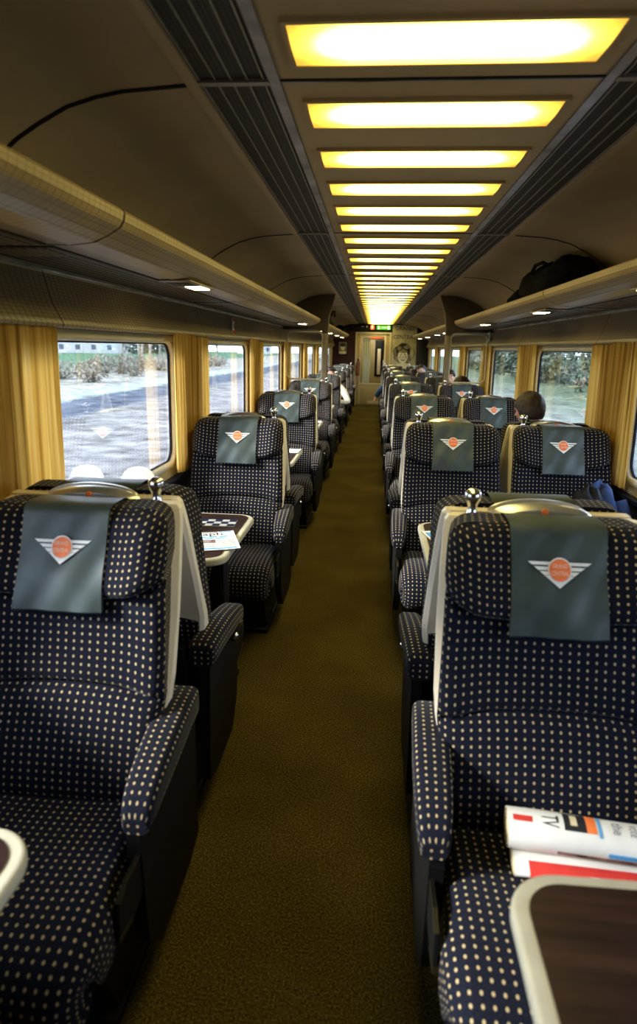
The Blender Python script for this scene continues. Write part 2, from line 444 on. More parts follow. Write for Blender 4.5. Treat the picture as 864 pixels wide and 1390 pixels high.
def cover_mesh():
    mb = MB(); rows = []; nC = 23
    W = .1145
    def wr(x, z): return .0022 * math.sin(34 * x + 21 * z) * sstep(1.1, .95, z) + .0016 * math.sin(70 * x - 40 * z + 1)
    zs = [.897 + (1.134 - .897) * i / 18 for i in range(19)]
    for z in zs:
        w = W - .004 * math.sin((z - .9) * 12)
        rows.append([surf_head(w * (2 * j / (nC - 1) - 1), z, .006 + wr(w * (2 * j / (nC - 1) - 1), z)) for j in range(nC)])
    # over the top
    for dy, z in ((.012, 1.143), (.035, 1.1465), (.085, 1.1465), (.114, 1.142), (.118, 1.126)):
        rows.append([Vector((W * (2 * j / (nC - 1) - 1), front_y(1.136) - .01 + dy, z)) for j in range(nC)])
    mb.grid(rows, 'cover')
    # hem thickness
    low = rows[0]
    mb.grid([[p + Vector((0, .01, 0)) for p in low], [p + Vector((0, -.001, -.004)) for p in low], low], 'cover')
    for j, sgn in ((0, 1), (nC - 1, -1)):
        mb.grid([[rows[i][j] for i in range(19)], [rows[i][j] + Vector((0, .012, 0)) for i in range(19)]], 'cover', flip=sgn < 0)
    return mb

BZ = 1.046
def badge_mesh():
    mb = MB(); k = .000305
    def S(off): return lambda x, y: surf_head(x, BZ + y, off)
    def poly(pts, mat, off, sub=6):
        f = S(off); o = len(mb.v); mb.v += [tuple(f(x, y)) for x, y in pts]; mb.face(range(o, o + len(pts)), mat)
    # stripes of the wings (design units, y up from the disc centre)
    def wx(y): return 243 * (132 + y) / 187 if y < 55 else 243
    for ya, yb in ((55, 31), (19, -7), (-15, -42)):
        poly([(-wx(ya) * k, ya * k), (-wx(yb) * k, yb * k), (wx(yb) * k, yb * k), (wx(ya) * k, ya * k)], 'print_white', .0105)
    poly([(-wx(-45) * k, -45 * k), (0, -132 * k), (wx(-45) * k, -45 * k)], 'print_white', .0105)
    poly(disc2d(91 * k), 'print_white', .0125); poly(disc2d(81 * k), 'orange', .0140)
    f = S(.0158)
    add_text(mb, 'GRAND', 46 * k, lambda x, y: f(x, y + 30 * k), 'pale_text', 116 * k)
    add_text(mb, 'CENTRAL', 46 * k, lambda x, y: f(x, y - 24 * k), 'pale_text', 134 * k)
    return mb

def shell_mesh():
    """cream moulded tray behind the upholstery: rear face leans, side flanges"""
    mb = MB(); rows = []
    prof = [(.615, .258, -.205, -.235), (.64, .268, -.192, -.255), (.70, .273, -.172, -.222), (.85, .270, -.112, -.148), (1.0, .263, -.056, -.095), (1.08, .257, -.022, -.062), (1.112, .252, -.008, -.050), (1.124, .243, -.006, -.046)]
    for z, w, yr, yf in prof:
        rows.append([(-w + .012, yr, z), (-w, yr - .012, z), (-w, yf, z), (-w + .02, yf - .004, z), (w - .02, yf - .004, z), (w, yf, z), (w, yr - .012, z), (w - .012, yr, z)])
    mb.grid(rows, 'cream', cu=True, smooth=False)
    o = len(mb.v) - 8 * len(rows)
    mb.face([o + i for i in range(8)][::-1], 'cream'); mb.face([o + 8 * (len(rows) - 1) + i for i in range(8)], 'cream')
    return mb

def seat_cushion_mesh():
    mb = MB(); rows = []
    path = [(-.315, .452, 0), (-.40, .455, .0), (-.50, .462, 0), (-.60, .468, 0), (-.68, .468, 0), (-.745, .462, 0), (-.79, .447, 0), (-.822, .418, 0), (-.836, .38, 0), (-.835, .335, 0), (-.82, .30, 0), (-.79, .285, 0)]
    r = .05
    for i, (y, z, _) in enumerate(path):
        w = interp([(-.84, .268), (-.78, .284), (-.66, .288), (-.55, .268), (-.30, .262)], y)
        a = path[max(0, i - 1)]; b_ = path[min(len(path) - 1, i + 1)]
        d = Vector((0, b_[0] - a[0], b_[1] - a[1])).normalized(); n = Vector((1, 0, 0)).cross(d) * -1
        if n.z < -.2 and i < 5: n = -n
        row = []
        cs = [(-w, -.13), (-w - .002, -.09)] + [(-w + r - r * math.cos(t * PI / 8), -r + r * math.sin(t * PI / 8)) for t in range(5)]
        nmid = 12
        cs += [(lerp(-w + r, w - r, j / nmid), -.008 * math.cos((j / nmid - .5) * PI)) for j in range(1, nmid)]
        cs += [(w - r + r * math.sin(t * PI / 8), -r + r * math.cos(t * PI / 8)) for t in range(5)] + [(w + .002, -.09), (w, -.13)]
        nn = Vector((0, n.y, n.z))
        for x, h in cs:
            hh = max(h, -.13)
            if i >= 7: hh = max(hh, -.10)
            row.append(Vector((x, y, z)) + nn * hh)
        rows.append(row)
    nC = len(rows[0]); mid = nC // 2; uv = []
    V = 0
    for i, row in enumerate(rows):
        if i: V += (row[mid] - rows[i - 1][mid]).length
        U = [0] * nC
        for j in range(mid + 1, nC): U[j] = U[j - 1] + (row[j] - row[j - 1]).length
        for j in range(mid - 1, -1, -1): U[j] = U[j + 1] - (row[j] - row[j + 1]).length
        uv.append([(u + .0104, V) for u in U])
    mb.grid(rows, 'fabric', uv)
    o = len(mb.v); mb.v += [tuple(p) for p in rows[0]]; mb.face(range(o, o + nC), 'fabric')
    # underside
    mb.grid([[row[0] for row in rows], [row[-1] for row in rows]], 'black', smooth=False)
    return mb

def arm_mesh(sx):
    """upholstered arm pad, swept along y, drooping at the front"""
    mb = MB(); rows = []; uv = []
    cx = sx * .284
    path = [(-.115, .628, .55), (-.118, .632, .85), (-.135, .636, 1), (-.22, .640, 1.02), (-.32, .640, 1.05), (-.39, .634, 1.0), (-.46, .626, .92), (-.505, .617, .84), (-.532, .609, .74), (-.550, .597, .60), (-.557, .586, .40)]
    sec = rrect(-.043, .043, -.086, 0, .022, 4)
    V = 0
    for i, (y, z, s) in enumerate(path):
        if i: V += math.hypot(y - path[i - 1][0], z - path[i - 1][1])
        lean = (y + .3) * .12 * sx
        row = [Vector((cx + lean * -.35 + p[0] * min(1.05, .3 + .7 * s), y, z + (p[1] + .043) * s - .043)) for p in sec]
        rows.append(row)
        L = [0]
        for j in range(1, len(row) + 1): L.append(L[-1] + (Vector(sec[j % len(sec)]) - Vector(sec[j - 1])).length)
        uv.append([(l, V) for l in L[:-1]])
    # duplicate seam column for clean uv
    rows = [r_ + [r_[0]] for r_ in rows]; uv = [u + [(u[-1][0] + .003, u[0][1])] for u in uv]
    mb.grid(rows, 'fabric', uv, flip=(True))
    n = len(rows[0]) - 1
    for r_, rev in ((rows[0], False), (rows[-1], True)):
        o = len(mb.v); mb.v += [tuple(p) for p in r_[:n]]; mb.face([o + i for i in range(n)][::-1 if rev else 1], 'fabric')
    return mb

def arm_panel_mesh(sx):
    mb = MB(); a, b_ = sorted((sx * .272, sx * .304))
    poly = [(-.125, .55), (-.11, .16), (-.20, .13), (-.44, .13), (-.52, .22), (-.55, .50), (-.55, .565), (-.30, .572)]
    mb.prism(poly, a, b_, 'black', 'yz')
    return mb
def side_panel_mesh(sx):
    mb = MB(); a, b_ = sorted((sx * .2925, sx * .300))
    mb.prism([(-.33, .455), (-.62, .475), (-.665, .46), (-.665, .37), (-.60, .355), (-.33, .40)], a, b_, 'black', 'yz')
    mb.prism([(-.33, .455), (-.62, .475), (-.665, .46), (-.655, .452), (-.62, .466), (-.33, .446)], a - .0006, b_ + .0006, 'olive', 'yz')
    mb.prism([(-.668, .385), (-.668, .368), (-.60, .354), (-.60, .368)], a - .0006, b_ + .0006, 'olive', 'yz')
    return mb

def base_mesh():
    mb = MB()
    mb.prism([(-.20, 0), (-.20, .28), (-.12, .45), (-.10, .62), (-.185, .60), (-.26, .40), (-.76, .36), (-.80, .30), (-.72, .27), (-.62, .25), (-.52, .02), (-.52, 0)], -.225, .225, 'black', 'yz')
    mb.box(-.235, .235, -.56, -.05, 0, .03, 'black', .006)
    return mb

def arch_mesh():
    mb = MB(); n = 18
    outer = [(.135 * math.cos(PI * i / n), 1.119 + .042 * math.sin(PI * i / n)) for i in range(n + 1)]
    rows = []
    for t, y in ((1, -.014), (1.0, -.022), (.97, -.030), (.90, -.038), (.80, -.046), (.72, -.0505), (.70, -.052)):
        rows.append([(x * (.35 + .65 * t), y, 1.119 + (z - 1.119) * t) for x, z in outer])
    mb.grid(rows, 'steel'); o = len(mb.v); mb.v += rows[-1]; mb.face(range(o, o + n + 1), 'steel'); mb.v += rows[0]; mb.face(list(range(o + n + 1, o + 2 * n + 2))[::-1], 'steel')
    return mb
def arch_dot_mesh():
    mb = MB(); mb.prism(disc2d(.0095, 16, 0, 1.143), -.0545, -.050, 'orange', 'xz'); return mb
def grab_mesh(sx):
    mb = MB()
    mb.lathe([(.017, 0), (.016, .006), (.013, .014), (.012, .022), (.015, .032), (.020, .042), (.0225, .052), (.021, .062), (.014, .069), (.005, .072)], (sx * .182, -.030, 1.123), 'chrome', 16)
    return mb
def ball_mesh(c, r=.015):
    mb = MB(); prof = [(r * math.sin(PI * i / 10), -r * math.cos(PI * i / 10)) for i in range(11)]; prof[0] = (.001, -r); prof[-1] = (.001, r)
    mb.lathe(prof, c, 'chrome', 16); mb.lathe([(.006, 0), (.006, .03)], (c[0], c[1] + .005, c[2]), 'olive', 10, axis='y')
    return mb

def make_seat(sx, ball, sides):
    root = empty('passenger_chair')
    base_mesh().build('base', root)
    seat_cushion_mesh().build('seat_cushion', root)
    lumb_mesh().build('lumbar_cushion', root)
    back_mesh().build('backrest', root)
    hd = head_mesh().build('headrest', root)
    cv = cover_mesh().build('headrest_cover', root); cv['label'] = 'dark green vinyl headrest cover'
    bd = badge_mesh().build('badge', cv); bd['label'] = 'white winged badge with orange disc'
    sh = shell_mesh().build('back_shell', root); sh['label'] = 'cream plastic back shell'
    ar = arch_mesh().build('top_plate', root); ar['label'] = 'silver arched plate'
    arch_dot_mesh().build('button', ar)['label'] = 'orange button'
    for s in sides:
        arm_mesh(s).build('armrest', root)
        arm_panel_mesh(s).build('arm_panel', root)
    side_panel_mesh(sx).build('side_panel', root)
    if ball != 'away':
        grab_mesh(sx).build('grab_handle', root)['label'] = 'chrome grab handle'
    if ball == 'front': ball_mesh((sx * .272, -.645, .375), .017).build('recline_knob', root)['label'] = 'chrome knob'
    if ball == 'away': ball_mesh((sx * .313, -.46, .50), .014).build('recline_knob', root)['label'] = 'chrome knob'
    return root

protos = {}
def seat(sx, ball, win=False):
    k = (sx, ball, win)
    if k not in protos:
        protos[k] = make_seat(sx, ball, (-sx,) if win else (sx, -sx)); return protos[k]
    return copy_tree(protos[k])

XL, XA, XW = -.900, .320, .918
for k, yc in enumerate(YC):
    o_ = ordinal(k + 1)
    for X, sx, ball, desc, grp in ((XL, 1, '', 'single seat left of the aisle', 'single seats facing the camera'), (XA, -1, 'front', 'aisle seat right of the aisle', 'aisle seats of the pairs facing the camera'), (XW, -1, '', 'window seat of the right-hand pairs', 'window seats of the pairs facing the camera')):
        s = seat(sx, ball, X == XW); s.location = (X, yc, 0)
        if k == 0: lab = 'nearest camera-facing %s, navy dotted fabric, winged orange badge' % desc
        elif k == 7: lab = 'last camera-facing %s, against the end wall, winged orange badge' % desc
        else: lab = '%s camera-facing %s counted from the camera, winged orange badge' % (o_, desc)
        tag(s, lab, 'chair', grp)
        if k < 7:
            s = seat(-sx, 'away', X == XW); s.location = (X - (.022 if X == XL else 0), yc + .004, 0); s.rotation_euler.z = PI
            tag(s, 'seat facing away, back to back with the %s camera-facing %s' % (o_ if k else 'nearest', desc), 'chair', grp.replace('facing the camera', 'facing away'))

# ------------------------------------------------------------------ tables
def table(x0, x1, side, wide):
    """x0 aisle edge, x1 wall"""
    root = empty('train_table'); s = 1 if x1 > x0 else -1
    L = abs(x1 - x0)
    def pts(inset, r):
        p = rrect(0 + inset, L + .05, -.365 + inset, .365 - inset, r, 8)
        q = []
        for x, y in p:
            x = min(x, L); taper = .028 * (1 - x / L)
            q.append((s * x, y * (1 - taper)))
        return q
    mb = MB(); mb.prism(pts(0, .085), .700, .730, 'table_edge', 'xy'); e = mb.build('table_edging', root); e['label'] = 'pale cream table edging'
    md = e.modifiers.new('bevel', 'BEVEL'); md.width = .009; md.segments = 3; md.limit_method = 'ANGLE'
    mb = MB(); mb.prism(pts(.026, .062), .7295, .7322, 'table_top', 'xy'); mb.build('table_top', root)['label'] = 'dark brown wood-grain table top'
    mb = MB(); mb.box(s * .10 - .03, s * .10 + .03, -.045, .045, 0, .70, 'black', .008); mb.box(s * .10 - .05, s * .10 + .05, -.16, .16, .67, .699, 'black', .004); mb.box(s * .10 - .06, s * .10 + .06, -.12, .12, 0, .02, 'black', .004)
    mb.build('table_leg', root)
    mb = MB(); a, b_ = sorted((s * (L - .03), s * L)); mb.box(a, b_, -.25, .25, .60, .699, 'black', .003); mb.build('wall_bracket', root)
    return root
tl = tr_ = None
for k in range(8):
    yt = .555 + 2.13 * k
    a = table(-.690, -1.268, -1, False) if tl is None else copy_tree(tl); tl = tl or a; a.location = (-.690 if k else -.666, yt, 0)
    b_ = table(.100, 1.268, 1, True) if tr_ is None else copy_tree(tr_); tr_ = tr_ or b_; b_.location = (.100, yt, 0)
    n_ = 'nearest' if k == 0 else ordinal(k + 1)
    tag(a, '%s small table left of the aisle, dark wood top with cream edge' % n_, 'table', 'tables at the single seats')
    tag(b_, '%s wide table right of the aisle, dark wood top with cream edge' % n_, 'table', 'tables at the paired seats')

# ------------------------------------------------------------------ body shell
mb = MB(); mb.box(-1.36, 1.36, Y0, Y1 + .02, -.08, 0, 'carpet'); struct(mb, 'floor')
COVE = [(.628, 2.196), (.73, 2.189), (.80, 2.184), (.87, 2.172), (.95, 2.150), (1.03, 2.110), (1.09, 2.075), (1.15, 2.028), (1.21, 1.968), (1.26, 1.90), (1.30, 1.80)]
# centre ceiling
mb = MB(); mb.box(-.397, .397, Y0, Y1, 2.204, 2.24, 'ceil')
struct(mb, 'ceiling')
for si, sgn in ((1, -1), (2, 1)):
    nm = 'left' if sgn < 0 else 'right'
    mb = MB()
    line = [(sgn * x, z) for x, z in COVE]
    mb.strip(line, Y0, Y1, 'cove'); mb.strip([(x, z + .03) for x, z in line], Y0, Y1, 'cove')
    struct(mb, 'ceiling_' + nm)
    # seams of the cove and of the centre
    mb = MB()
    y = 1.75 - 2 * BAY
    while y < Y1:
        w = .0075 if y < 3 else .005
        mb.grid([[(sgn * x, y - w, z - .004) for x, z in COVE], [(sgn * x, y + w, z - .004) for x, z in COVE]], 'gasket')
        mb.grid([[(sgn * x, y - w, z - .001) for x, z in COVE], [(sgn * x, y - w, z - .004) for x, z in COVE]], 'gasket')
        y += BAY
    struct(mb, 'trim_%d' % si)
    # ventilation grille with bars, silver strip, beige edge strip
    mb = MB(); a, b_ = sorted((sgn * .422, sgn * .605))
    mb.box(a, b_, Y0, Y1, 2.203, 2.215, 'grille')
    for i in range(5):
        x = .432 + i * .0405; a, b_ = sorted((sgn * x, sgn * (x + .0045))); mb.box(a, b_, Y0, Y1, 2.1995, 2.204, 'grille_bar')
    y = 1.75 - 2 * BAY
    while y < Y1:
        a, b_ = sorted((sgn * .42, sgn * .607)); mb.box(a, b_, y - .012, y + .012, 2.1945, 2.204, 'grille_bar'); y += BAY
    struct(mb, 'trim_%d' % (si + 2))
    mb = MB(); a, b_ = sorted((sgn * .394, sgn * .422)); mb.prism([(a, 2.197), (b_, 2.197), (b_, 2.215), (a, 2.215)], Y0, Y1, 'silver_strip')
    struct(mb, 'trim_%d' % (si + 4))
    mb = MB(); mb.prism([(sgn * .603, 2.192), (sgn * .632, 2.190), (sgn * .632, 2.21), (sgn * .603, 2.21)], Y0, Y1, 'cove')
    struct(mb, 'trim_%d' % (si + 6))
mb = MB(); y = 1.75 - 2 * BAY
while y < Y1:
    mb.box(-.394, .394, y - .004, y + .004, 2.2015, 2.2045, 'gasket'); mb.box(-.394, .394, y + .005, y + .012, 2.2005, 2.2045, 'silver_strip'); y += BAY
struct(mb, 'trim_9')
mb = MB(); mb.box(-1.45, 1.45, Y0, Y1 + 1.7, 2.26, 2.30, 'black'); struct(mb, 'roof_shell')['kind'] = 'structure'

# ceiling lights
def ceiling_light():
    root = empty('ceiling_light'); L, W = .196, .34
    mb = MB(); rows = []; uv = []
    for j in range(5):
        v = j / 4; rows.append([(lerp(-W, W, i / 8), v * L, 2.196 - .004 * math.sin(PI * v)) for i in range(9)]); uv.append([(lerp(-W, W, i / 8), v) for i in range(9)])
    mb.grid(rows, 'lit', uv, flip=True); mb.build('diffuser', root)['label'] = 'glowing yellow diffuser'
    mb = MB(); f = .012
    for x0, x1, y0, y1 in ((-W - f, W + f, -f, 0), (-W - f, W + f, L, L + f), (-W - f, -W, 0, L), (W, W + f, 0, L)): mb.box(x0, x1, y0, y1, 2.194, 2.2045, 'ceil')
    mb.build('frame', root)
    return root
lp = None; i = 0
for n in range(-1, 38):
    y = 1.4545 + .4306 * n
    if y + .2 > Y1: break
    o = ceiling_light() if lp is None else copy_tree(lp); lp = lp or o
    o.location = (0, y, 0)
    if n < 0: lab = 'yellow ceiling light panel above and behind the nearest seats'
    else: lab = ('nearest' if n == 0 else ordinal(n + 1)) + ' glowing yellow light panel along the centre of the ceiling'
    tag(o, lab, 'ceiling light', 'row of ceiling light panels')

# walls with windows
def window_span(k): yc = 1.67 + BAY * k; return yc + .215, yc + BAY - .215
ZB, ZT = .885, 1.562
def wall_side(sgn):
    nm = 'left' if sgn < 0 else 'right'; X = sgn * 1.28
    mb = MB()
    for k in range(-2, 8):
        ya, yb = 1.67 + BAY * k, 1.67 + BAY * (k + 1)
        ya = max(ya, Y0); yb2 = min(yb, Y1)
        if k == 7: mb.box(*sorted((X, X + sgn * .03)), ya, Y1, .0, 1.9, 'wall'); continue
        w0, w1 = window_span(k); w0 = max(w0, ya + .05)
        hole = rrect(w0, w1, ZB, ZT, .085, 6); out = []
        for y, z in hole:
            cy, cz = (w0 + w1) / 2, (ZB + ZT) / 2; dy, dz = (y - cy) / ((w1 - w0) / 2), (z - cz) / ((ZT - ZB) / 2)
            if abs(dy) >= abs(dz): oy = yb2 if dy > 0 else ya; oz = z
            else: oz = 1.9 if dz > 0 else .80; oy = y
            # corners go to the outer corners
            if abs(abs(dy) - abs(dz)) < .12: oy = yb2 if dy > 0 else ya; oz = 1.9 if dz > 0 else .80
            out.append((oy, oz))
        rows = [[(X, *p) for p in out], [(X, *p) for p in hole], [(X + sgn * .020, y + (0), z) for y, z in hole]]
        mb.grid([rows[0], rows[1]], 'wall', cu=True, smooth=False); mb.grid([rows[1], rows[2]], 'wall', cu=True)
        mb.box(*sorted((X, X + sgn * .02)), ya, yb2, 0, .80, 'wall_low')
    struct(mb, 'wall_' + nm)
    # outer skin to stop light between the windows
    for k in range(-2, 7):
        w0, w1 = window_span(k); w0 = max(w0, Y0 + .08)
        o = MB()
        def ring(d, r): return rrect(w0 - d, w1 + d, ZB - d, ZT + d, r, 6)
        a, b_ = ring(.035, .11), ring(-.006, .08)
        o.grid([[(X - sgn * .002, *p) for p in a], [(X - sgn * .010, *p) for p in ring(.018, .10)], [(X - sgn * .008, *p) for p in ring(0, .085)], [(X + sgn * .012, *p) for p in b_]], 'frame_white', cu=True)
        c, d = ring(-.005, .082), ring(-.0115, .077)
        o.grid([[(X + sgn * .011, *p) for p in c], [(X + sgn * .008, *p) for p in d], [(X + sgn * .024, *p) for p in d]], 'rubber', cu=True)
        num = (k + 3) * 2 - (1 if sgn < 0 else 0)
        wn = struct(o, 'window_%d' % num)
        g = MB(); e = ring(-.008, .08); g.prism(e, X + sgn * .016, X + sgn * .021, 'glass', 'yz'); g.build('pane', wn)
    # upper ribbed panel, bright strip, window head
    mb = MB(); up = [(1.282, 1.792), (1.268, 1.74), (1.250, 1.68), (1.225, 1.632), (1.214, 1.612), (1.220, 1.602), (1.285, 1.600)]
    mb.strip([(sgn * x, z) for x, z in up], Y0, Y1, 'upper')
    struct(mb, 'trim_%d' % (10 if sgn < 0 else 11))
    mb = MB(); mb.tube([(sgn * 1.262, Y0, 1.793), (sgn * 1.262, Y1, 1.793)], .005, 'silver_strip', 6)
    y = 1.75 + .36
    for y in [.05, 2.2, 4.13, 6.3, 8.42, 10.6, 12.7, 14.9]:
        mb.grid([[(sgn * (x - .002), y - .003, z) for x, z in up[:-1]], [(sgn * (x - .002), y + .003, z) for x, z in up[:-1]]], 'gasket')
    struct(mb, 'trim_%d' % (12 if sgn < 0 else 13))
    mb = MB(); mb.box(*sorted((sgn * 1.262, sgn * 1.285)), Y0, Y1, 1.566, 1.601, 'cream_trim', .004)
    mb.box(*sorted((sgn * 1.235, sgn * 1.285)), Y0, Y1, .775, .80, 'rubber', .006)
    struct(mb, 'trim_%d' % (14 if sgn < 0 else 15))
    # heater duct along the floor
    mb = MB(); mb.box(*sorted((sgn * 1.20, sgn * 1.285)), Y0, Y1, 0, .14, 'black', .01); struct(mb, 'baseboard_' + nm)
    # outer skin: blocks daylight above and below the windows
    mb = MB(); mb.box(*sorted((sgn * 1.335, sgn * 1.36)), Y0, Y1 + 1.6, -.2, .85, 'black'); mb.box(*sorted((sgn * 1.335, sgn * 1.45)), Y0, Y1 + 1.6, 1.62, 2.3, 'black')
    for k in range(-1, 8):
        yc = 1.67 + BAY * k; mb.box(*sorted((sgn * 1.3025, sgn * 1.307)), yc - .206, min(yc + .206, Y1), .85, 1.62, 'black')
    struct(mb, 'trim_%d' % (16 if sgn < 0 else 17))
wall_side(-1); wall_side(1)
mb = MB(); mb.box(-1.45, 1.45, Y0 - .04, Y0, -.08, 2.3, 'maroon'); struct(mb, 'wall_back_light_block')  # unseen closing wall, added close behind the camera to cut light from behind

# ------------------------------------------------------------------ curtains
def curtain(width, taper, seed):
    rnd = random.Random(seed); mb = MB(); n = int(width / .008); rows = []
    ph = rnd.random() * 6
    for i in range(15):
        t = i / 14; z = 1.612 - t * .777
        row = []
        for j in range(n + 1):
            u = j / n; y = (u - .5) * width * (1 - taper * t) + taper * width * t * .1
            d = .009 * math.sin(u * width / .031 * PI + ph) + .004 * math.sin(u * width / .013 * PI + ph * 2 + t)
            row.append((d * (.6 + .5 * t), y, z + .006 * math.sin(u * 9 + ph) * t))
        rows.append(row)
    mb.grid(rows, 'curtain')
    return mb
for side, sgn in (('left', -1), ('right', 1)):
    for k in range(-1, 8):
        yc = 1.67 + BAY * k
        if k == 7: continue
        for part, (a, b_) in enumerate(((-.385, .035), (.015, .395))):
            mb = curtain(b_ - a, .10, k * 7 + part + (50 if sgn > 0 else 0))
            if k == 0 and part == 1: mb = curtain(.50, .06, 3)
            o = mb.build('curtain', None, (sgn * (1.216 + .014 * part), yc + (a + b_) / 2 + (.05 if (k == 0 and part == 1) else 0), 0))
            ref = {-1: 'beside the nearest table', 0: 'beside the nearest camera-facing seat'}.get(k, 'beside the %s camera-facing seat' % ordinal(k + 1))
            tag(o, 'ochre curtain at the %s windows, %s half, %s' % (side, ('nearer', 'farther')[part], ref), 'curtain', 'ochre curtains')

# ------------------------------------------------------------------ luggage racks
RS = [(Y0, 1.71), (1.71, 3.81), (3.81, 5.90), (5.90, 7.97), (8.03, 10.2), (10.2, 12.3), (12.3, 14.4), (14.4, 16.6)]
def rack(sgn, ya, yb, lamps, endcap):
    root = empty('luggage_rack', (0, 0, 0)); g = .007
    mb = MB()
    lip = [(.796, 1.889), (.792, 1.882), (.795, 1.862), (.806, 1.845), (.842, 1.824), (.878, 1.809), (.945, 1.801), (.945, 1.812), (.885, 1.820), (.85, 1.835), (.818, 1.853), (.808, 1.868), (.806, 1.889)]
    n = 12; rows = []
    ys = [ya + g] + [lerp(ya + g, yb - g, i / 6) for i in range(1, 6)] + [yb - g]
    def mv(p, y):
        x, z = p
        for e in endcap:   # round the lip back towards the wall at a free end
            d = abs(y - e)
            if d < .10: x = x + .16 * (1 - math.sqrt(max(0, 1 - (1 - d / .10) ** 2)))
        return (sgn * x, y, z)
    for e in endcap:
        s_ = 1 if e == ya else -1
        ys += [e + s_ * d for d in (g, .012, .03, .055, .08, .10)]
    ys = sorted(set(round(y, 4) for y in ys))
    rows = [[mv(p, y) for p in lip] for y in ys]
    mb.grid(rows, 'rack', cu=True, smooth=False)
    for r_ in (rows[0], rows[-1]):
        o = len(mb.v); mb.v += r_; mb.face(range(o, o + len(r_)), 'rack')
    mb.build('front_lip', root)
    if not (endcap and endcap[0] == yb):
        q = MB(); ins = [(x + (.0025 if x < .9 else 0), z + .0015) for x, z in lip[:7]] + [(1.26, 1.804), (1.26, 1.81)]
        q.grid([[(sgn * x, yb - .009, z) for x, z in ins], [(sgn * x, yb + .009, z) for x, z in ins]], 'gasket', smooth=False); q.build('seam_gasket', root)
    mb = MB(); mb.box(*sorted((sgn * .945, sgn * 1.262)), ya + g, yb - g, 1.803, 1.816, 'rack_under'); mb.build('underside_panel', root)
    mb = MB(); mb.box(*sorted((sgn * .94, sgn * 1.29)), ya + g, yb - g, 1.822, 1.832, 'rack_dark'); mb.build('shelf', root)
    mb = MB()
    mb.box(*sorted((sgn * 1.00, sgn * 1.235)), ya + .02, yb - .02, 1.7985, 1.8035, 'rack_dark')
    for i in range(7):
        x = 1.012 + i * .031; mb.box(*sorted((sgn * x, sgn * (x + .006))), ya + .02, yb - .02, 1.7965, 1.799, 'rack_under')
    L = yb - ya; nn = max(1, int(L / 1.0))
    for c in (ya + .10, yb - .12):
        for i in range(5):
            if c - .0 + i * .02 < yb: mb.box(*sorted((sgn * 1.03, sgn * 1.20)), c + i * .028 - .05, c + i * .028 - .04, 1.7955, 1.797, 'grille_bar')
    mb.build('vent_strip', root)
    for y in lamps:
        w = MB(); w.box(*sorted((sgn * .868, sgn * .998)), y - .27, y + .12, 1.7955, 1.803, 'rack_under', .002)
        h = w.build('lamp_panel', root)
        w = MB(); w.box(*sorted((sgn * .88, sgn * .955)), y - .05, y + .085, 1.7915, 1.7957, 'reading', .003); w.build('lamp_lens', h)['label'] = 'lit warm reading lamp lens'
        w = MB(); w.box(*sorted((sgn * .89, sgn * .985)), y - .22, y - .075, 1.7935, 1.7957, 'black', .001); w.build('speaker_slot', h)
    return root
for side, sgn in (('left', -1), ('right', 1)):
    for i, (ya, yb) in enumerate(RS):
        if sgn < 0: lamps = {0: [.70], 1: [2.84], 2: [], 3: [7.0], 4: [9.1, 9.9], 5: [11.3], 6: [13.4], 7: [15.5]}[i]
        else: lamps = {0: [.5], 1: [2.62], 2: [4.30], 3: [6.42], 4: [8.8, 9.9], 5: [11.2], 6: [13.3], 7: [15.4]}[i]
        o = rack(sgn, ya, yb, lamps, [yb] if i == 3 else ([ya] if i == 4 else ([yb] if i == 7 else [])))
        tag(o, '%s section of luggage rack above the %s windows, beige ridged lip' % ('nearest' if i == 0 else ordinal(i + 1), side), 'luggage rack', 'luggage rack sections')

# ------------------------------------------------------------------ draught screens half way down
def screen(sgn):
    root = empty('draught_screen', (0, YC[3], 0)); t = .012
    def bx(x0, x1, z0, z1, m_, y0=-.02, y1=.02, bev=.004, nm='post'): 
        q = MB(); q.box(*sorted((sgn * x0, sgn * x1)), y0, y1, z0, z1, m_, bev); return q.build(nm, root)
    bx(.715, .765, 1.148, 1.80, 'post')
    q = MB()
    wing = [(.715, 1.72), (.710, 1.84), (.706, 1.90), (.697, 1.955), (.680, 2.02), (.660, 2.08), (.643, 2.13), (.636, 2.186), (.73, 2.182), (.80, 2.177), (.87, 2.165), (.95, 2.143), (1.03, 2.103), (1.09, 2.068), (1.15, 2.02), (1.21, 1.96), (1.255, 1.89), (1.275, 1.80), (1.262, 1.762), (.86, 1.762), (.79, 1.748), (.765, 1.72)]
    q.prism([(sgn * x, z) for x, z in wing], -.022, .022, 'partition'); q.build('wing_panel', root)['label'] = 'dark brown panel shaped to the ceiling'
    q = MB(); e = [(.712, 1.15), (.712, 1.72), (.707, 1.84), (.703, 1.90), (.694, 1.955), (.677, 2.02), (.657, 2.08), (.640, 2.13), (.633, 2.186)]
    q.tube([(sgn * x, 0, z) for x, z in e], .0075, 'post', 8); q.build('edge_strip', root)
    q = MB(); fr = rrect(.775, 1.21, 1.162, 1.74, .06, 6)
    q.tube([(sgn * x, 0, z) for x, z in fr], .011, 'cream_trim', 8, closed=True, flat=(0, 1, 0)); fo = q.build('glass_frame', root); fo['label'] = 'cream rounded frame'
    q = MB(); q.prism([(sgn * x, z) for x, z in fr], -.003, .003, 'screen_glass'); q.build('glass_pane', fo)
    return root
tag(screen(-1), 'glazed draught screen with brown wing panel, left of the aisle halfway down', 'screen', 'draught screens')
tag(screen(1), 'glazed draught screen with brown wing panel, right of the aisle halfway down', 'screen', 'draught screens')

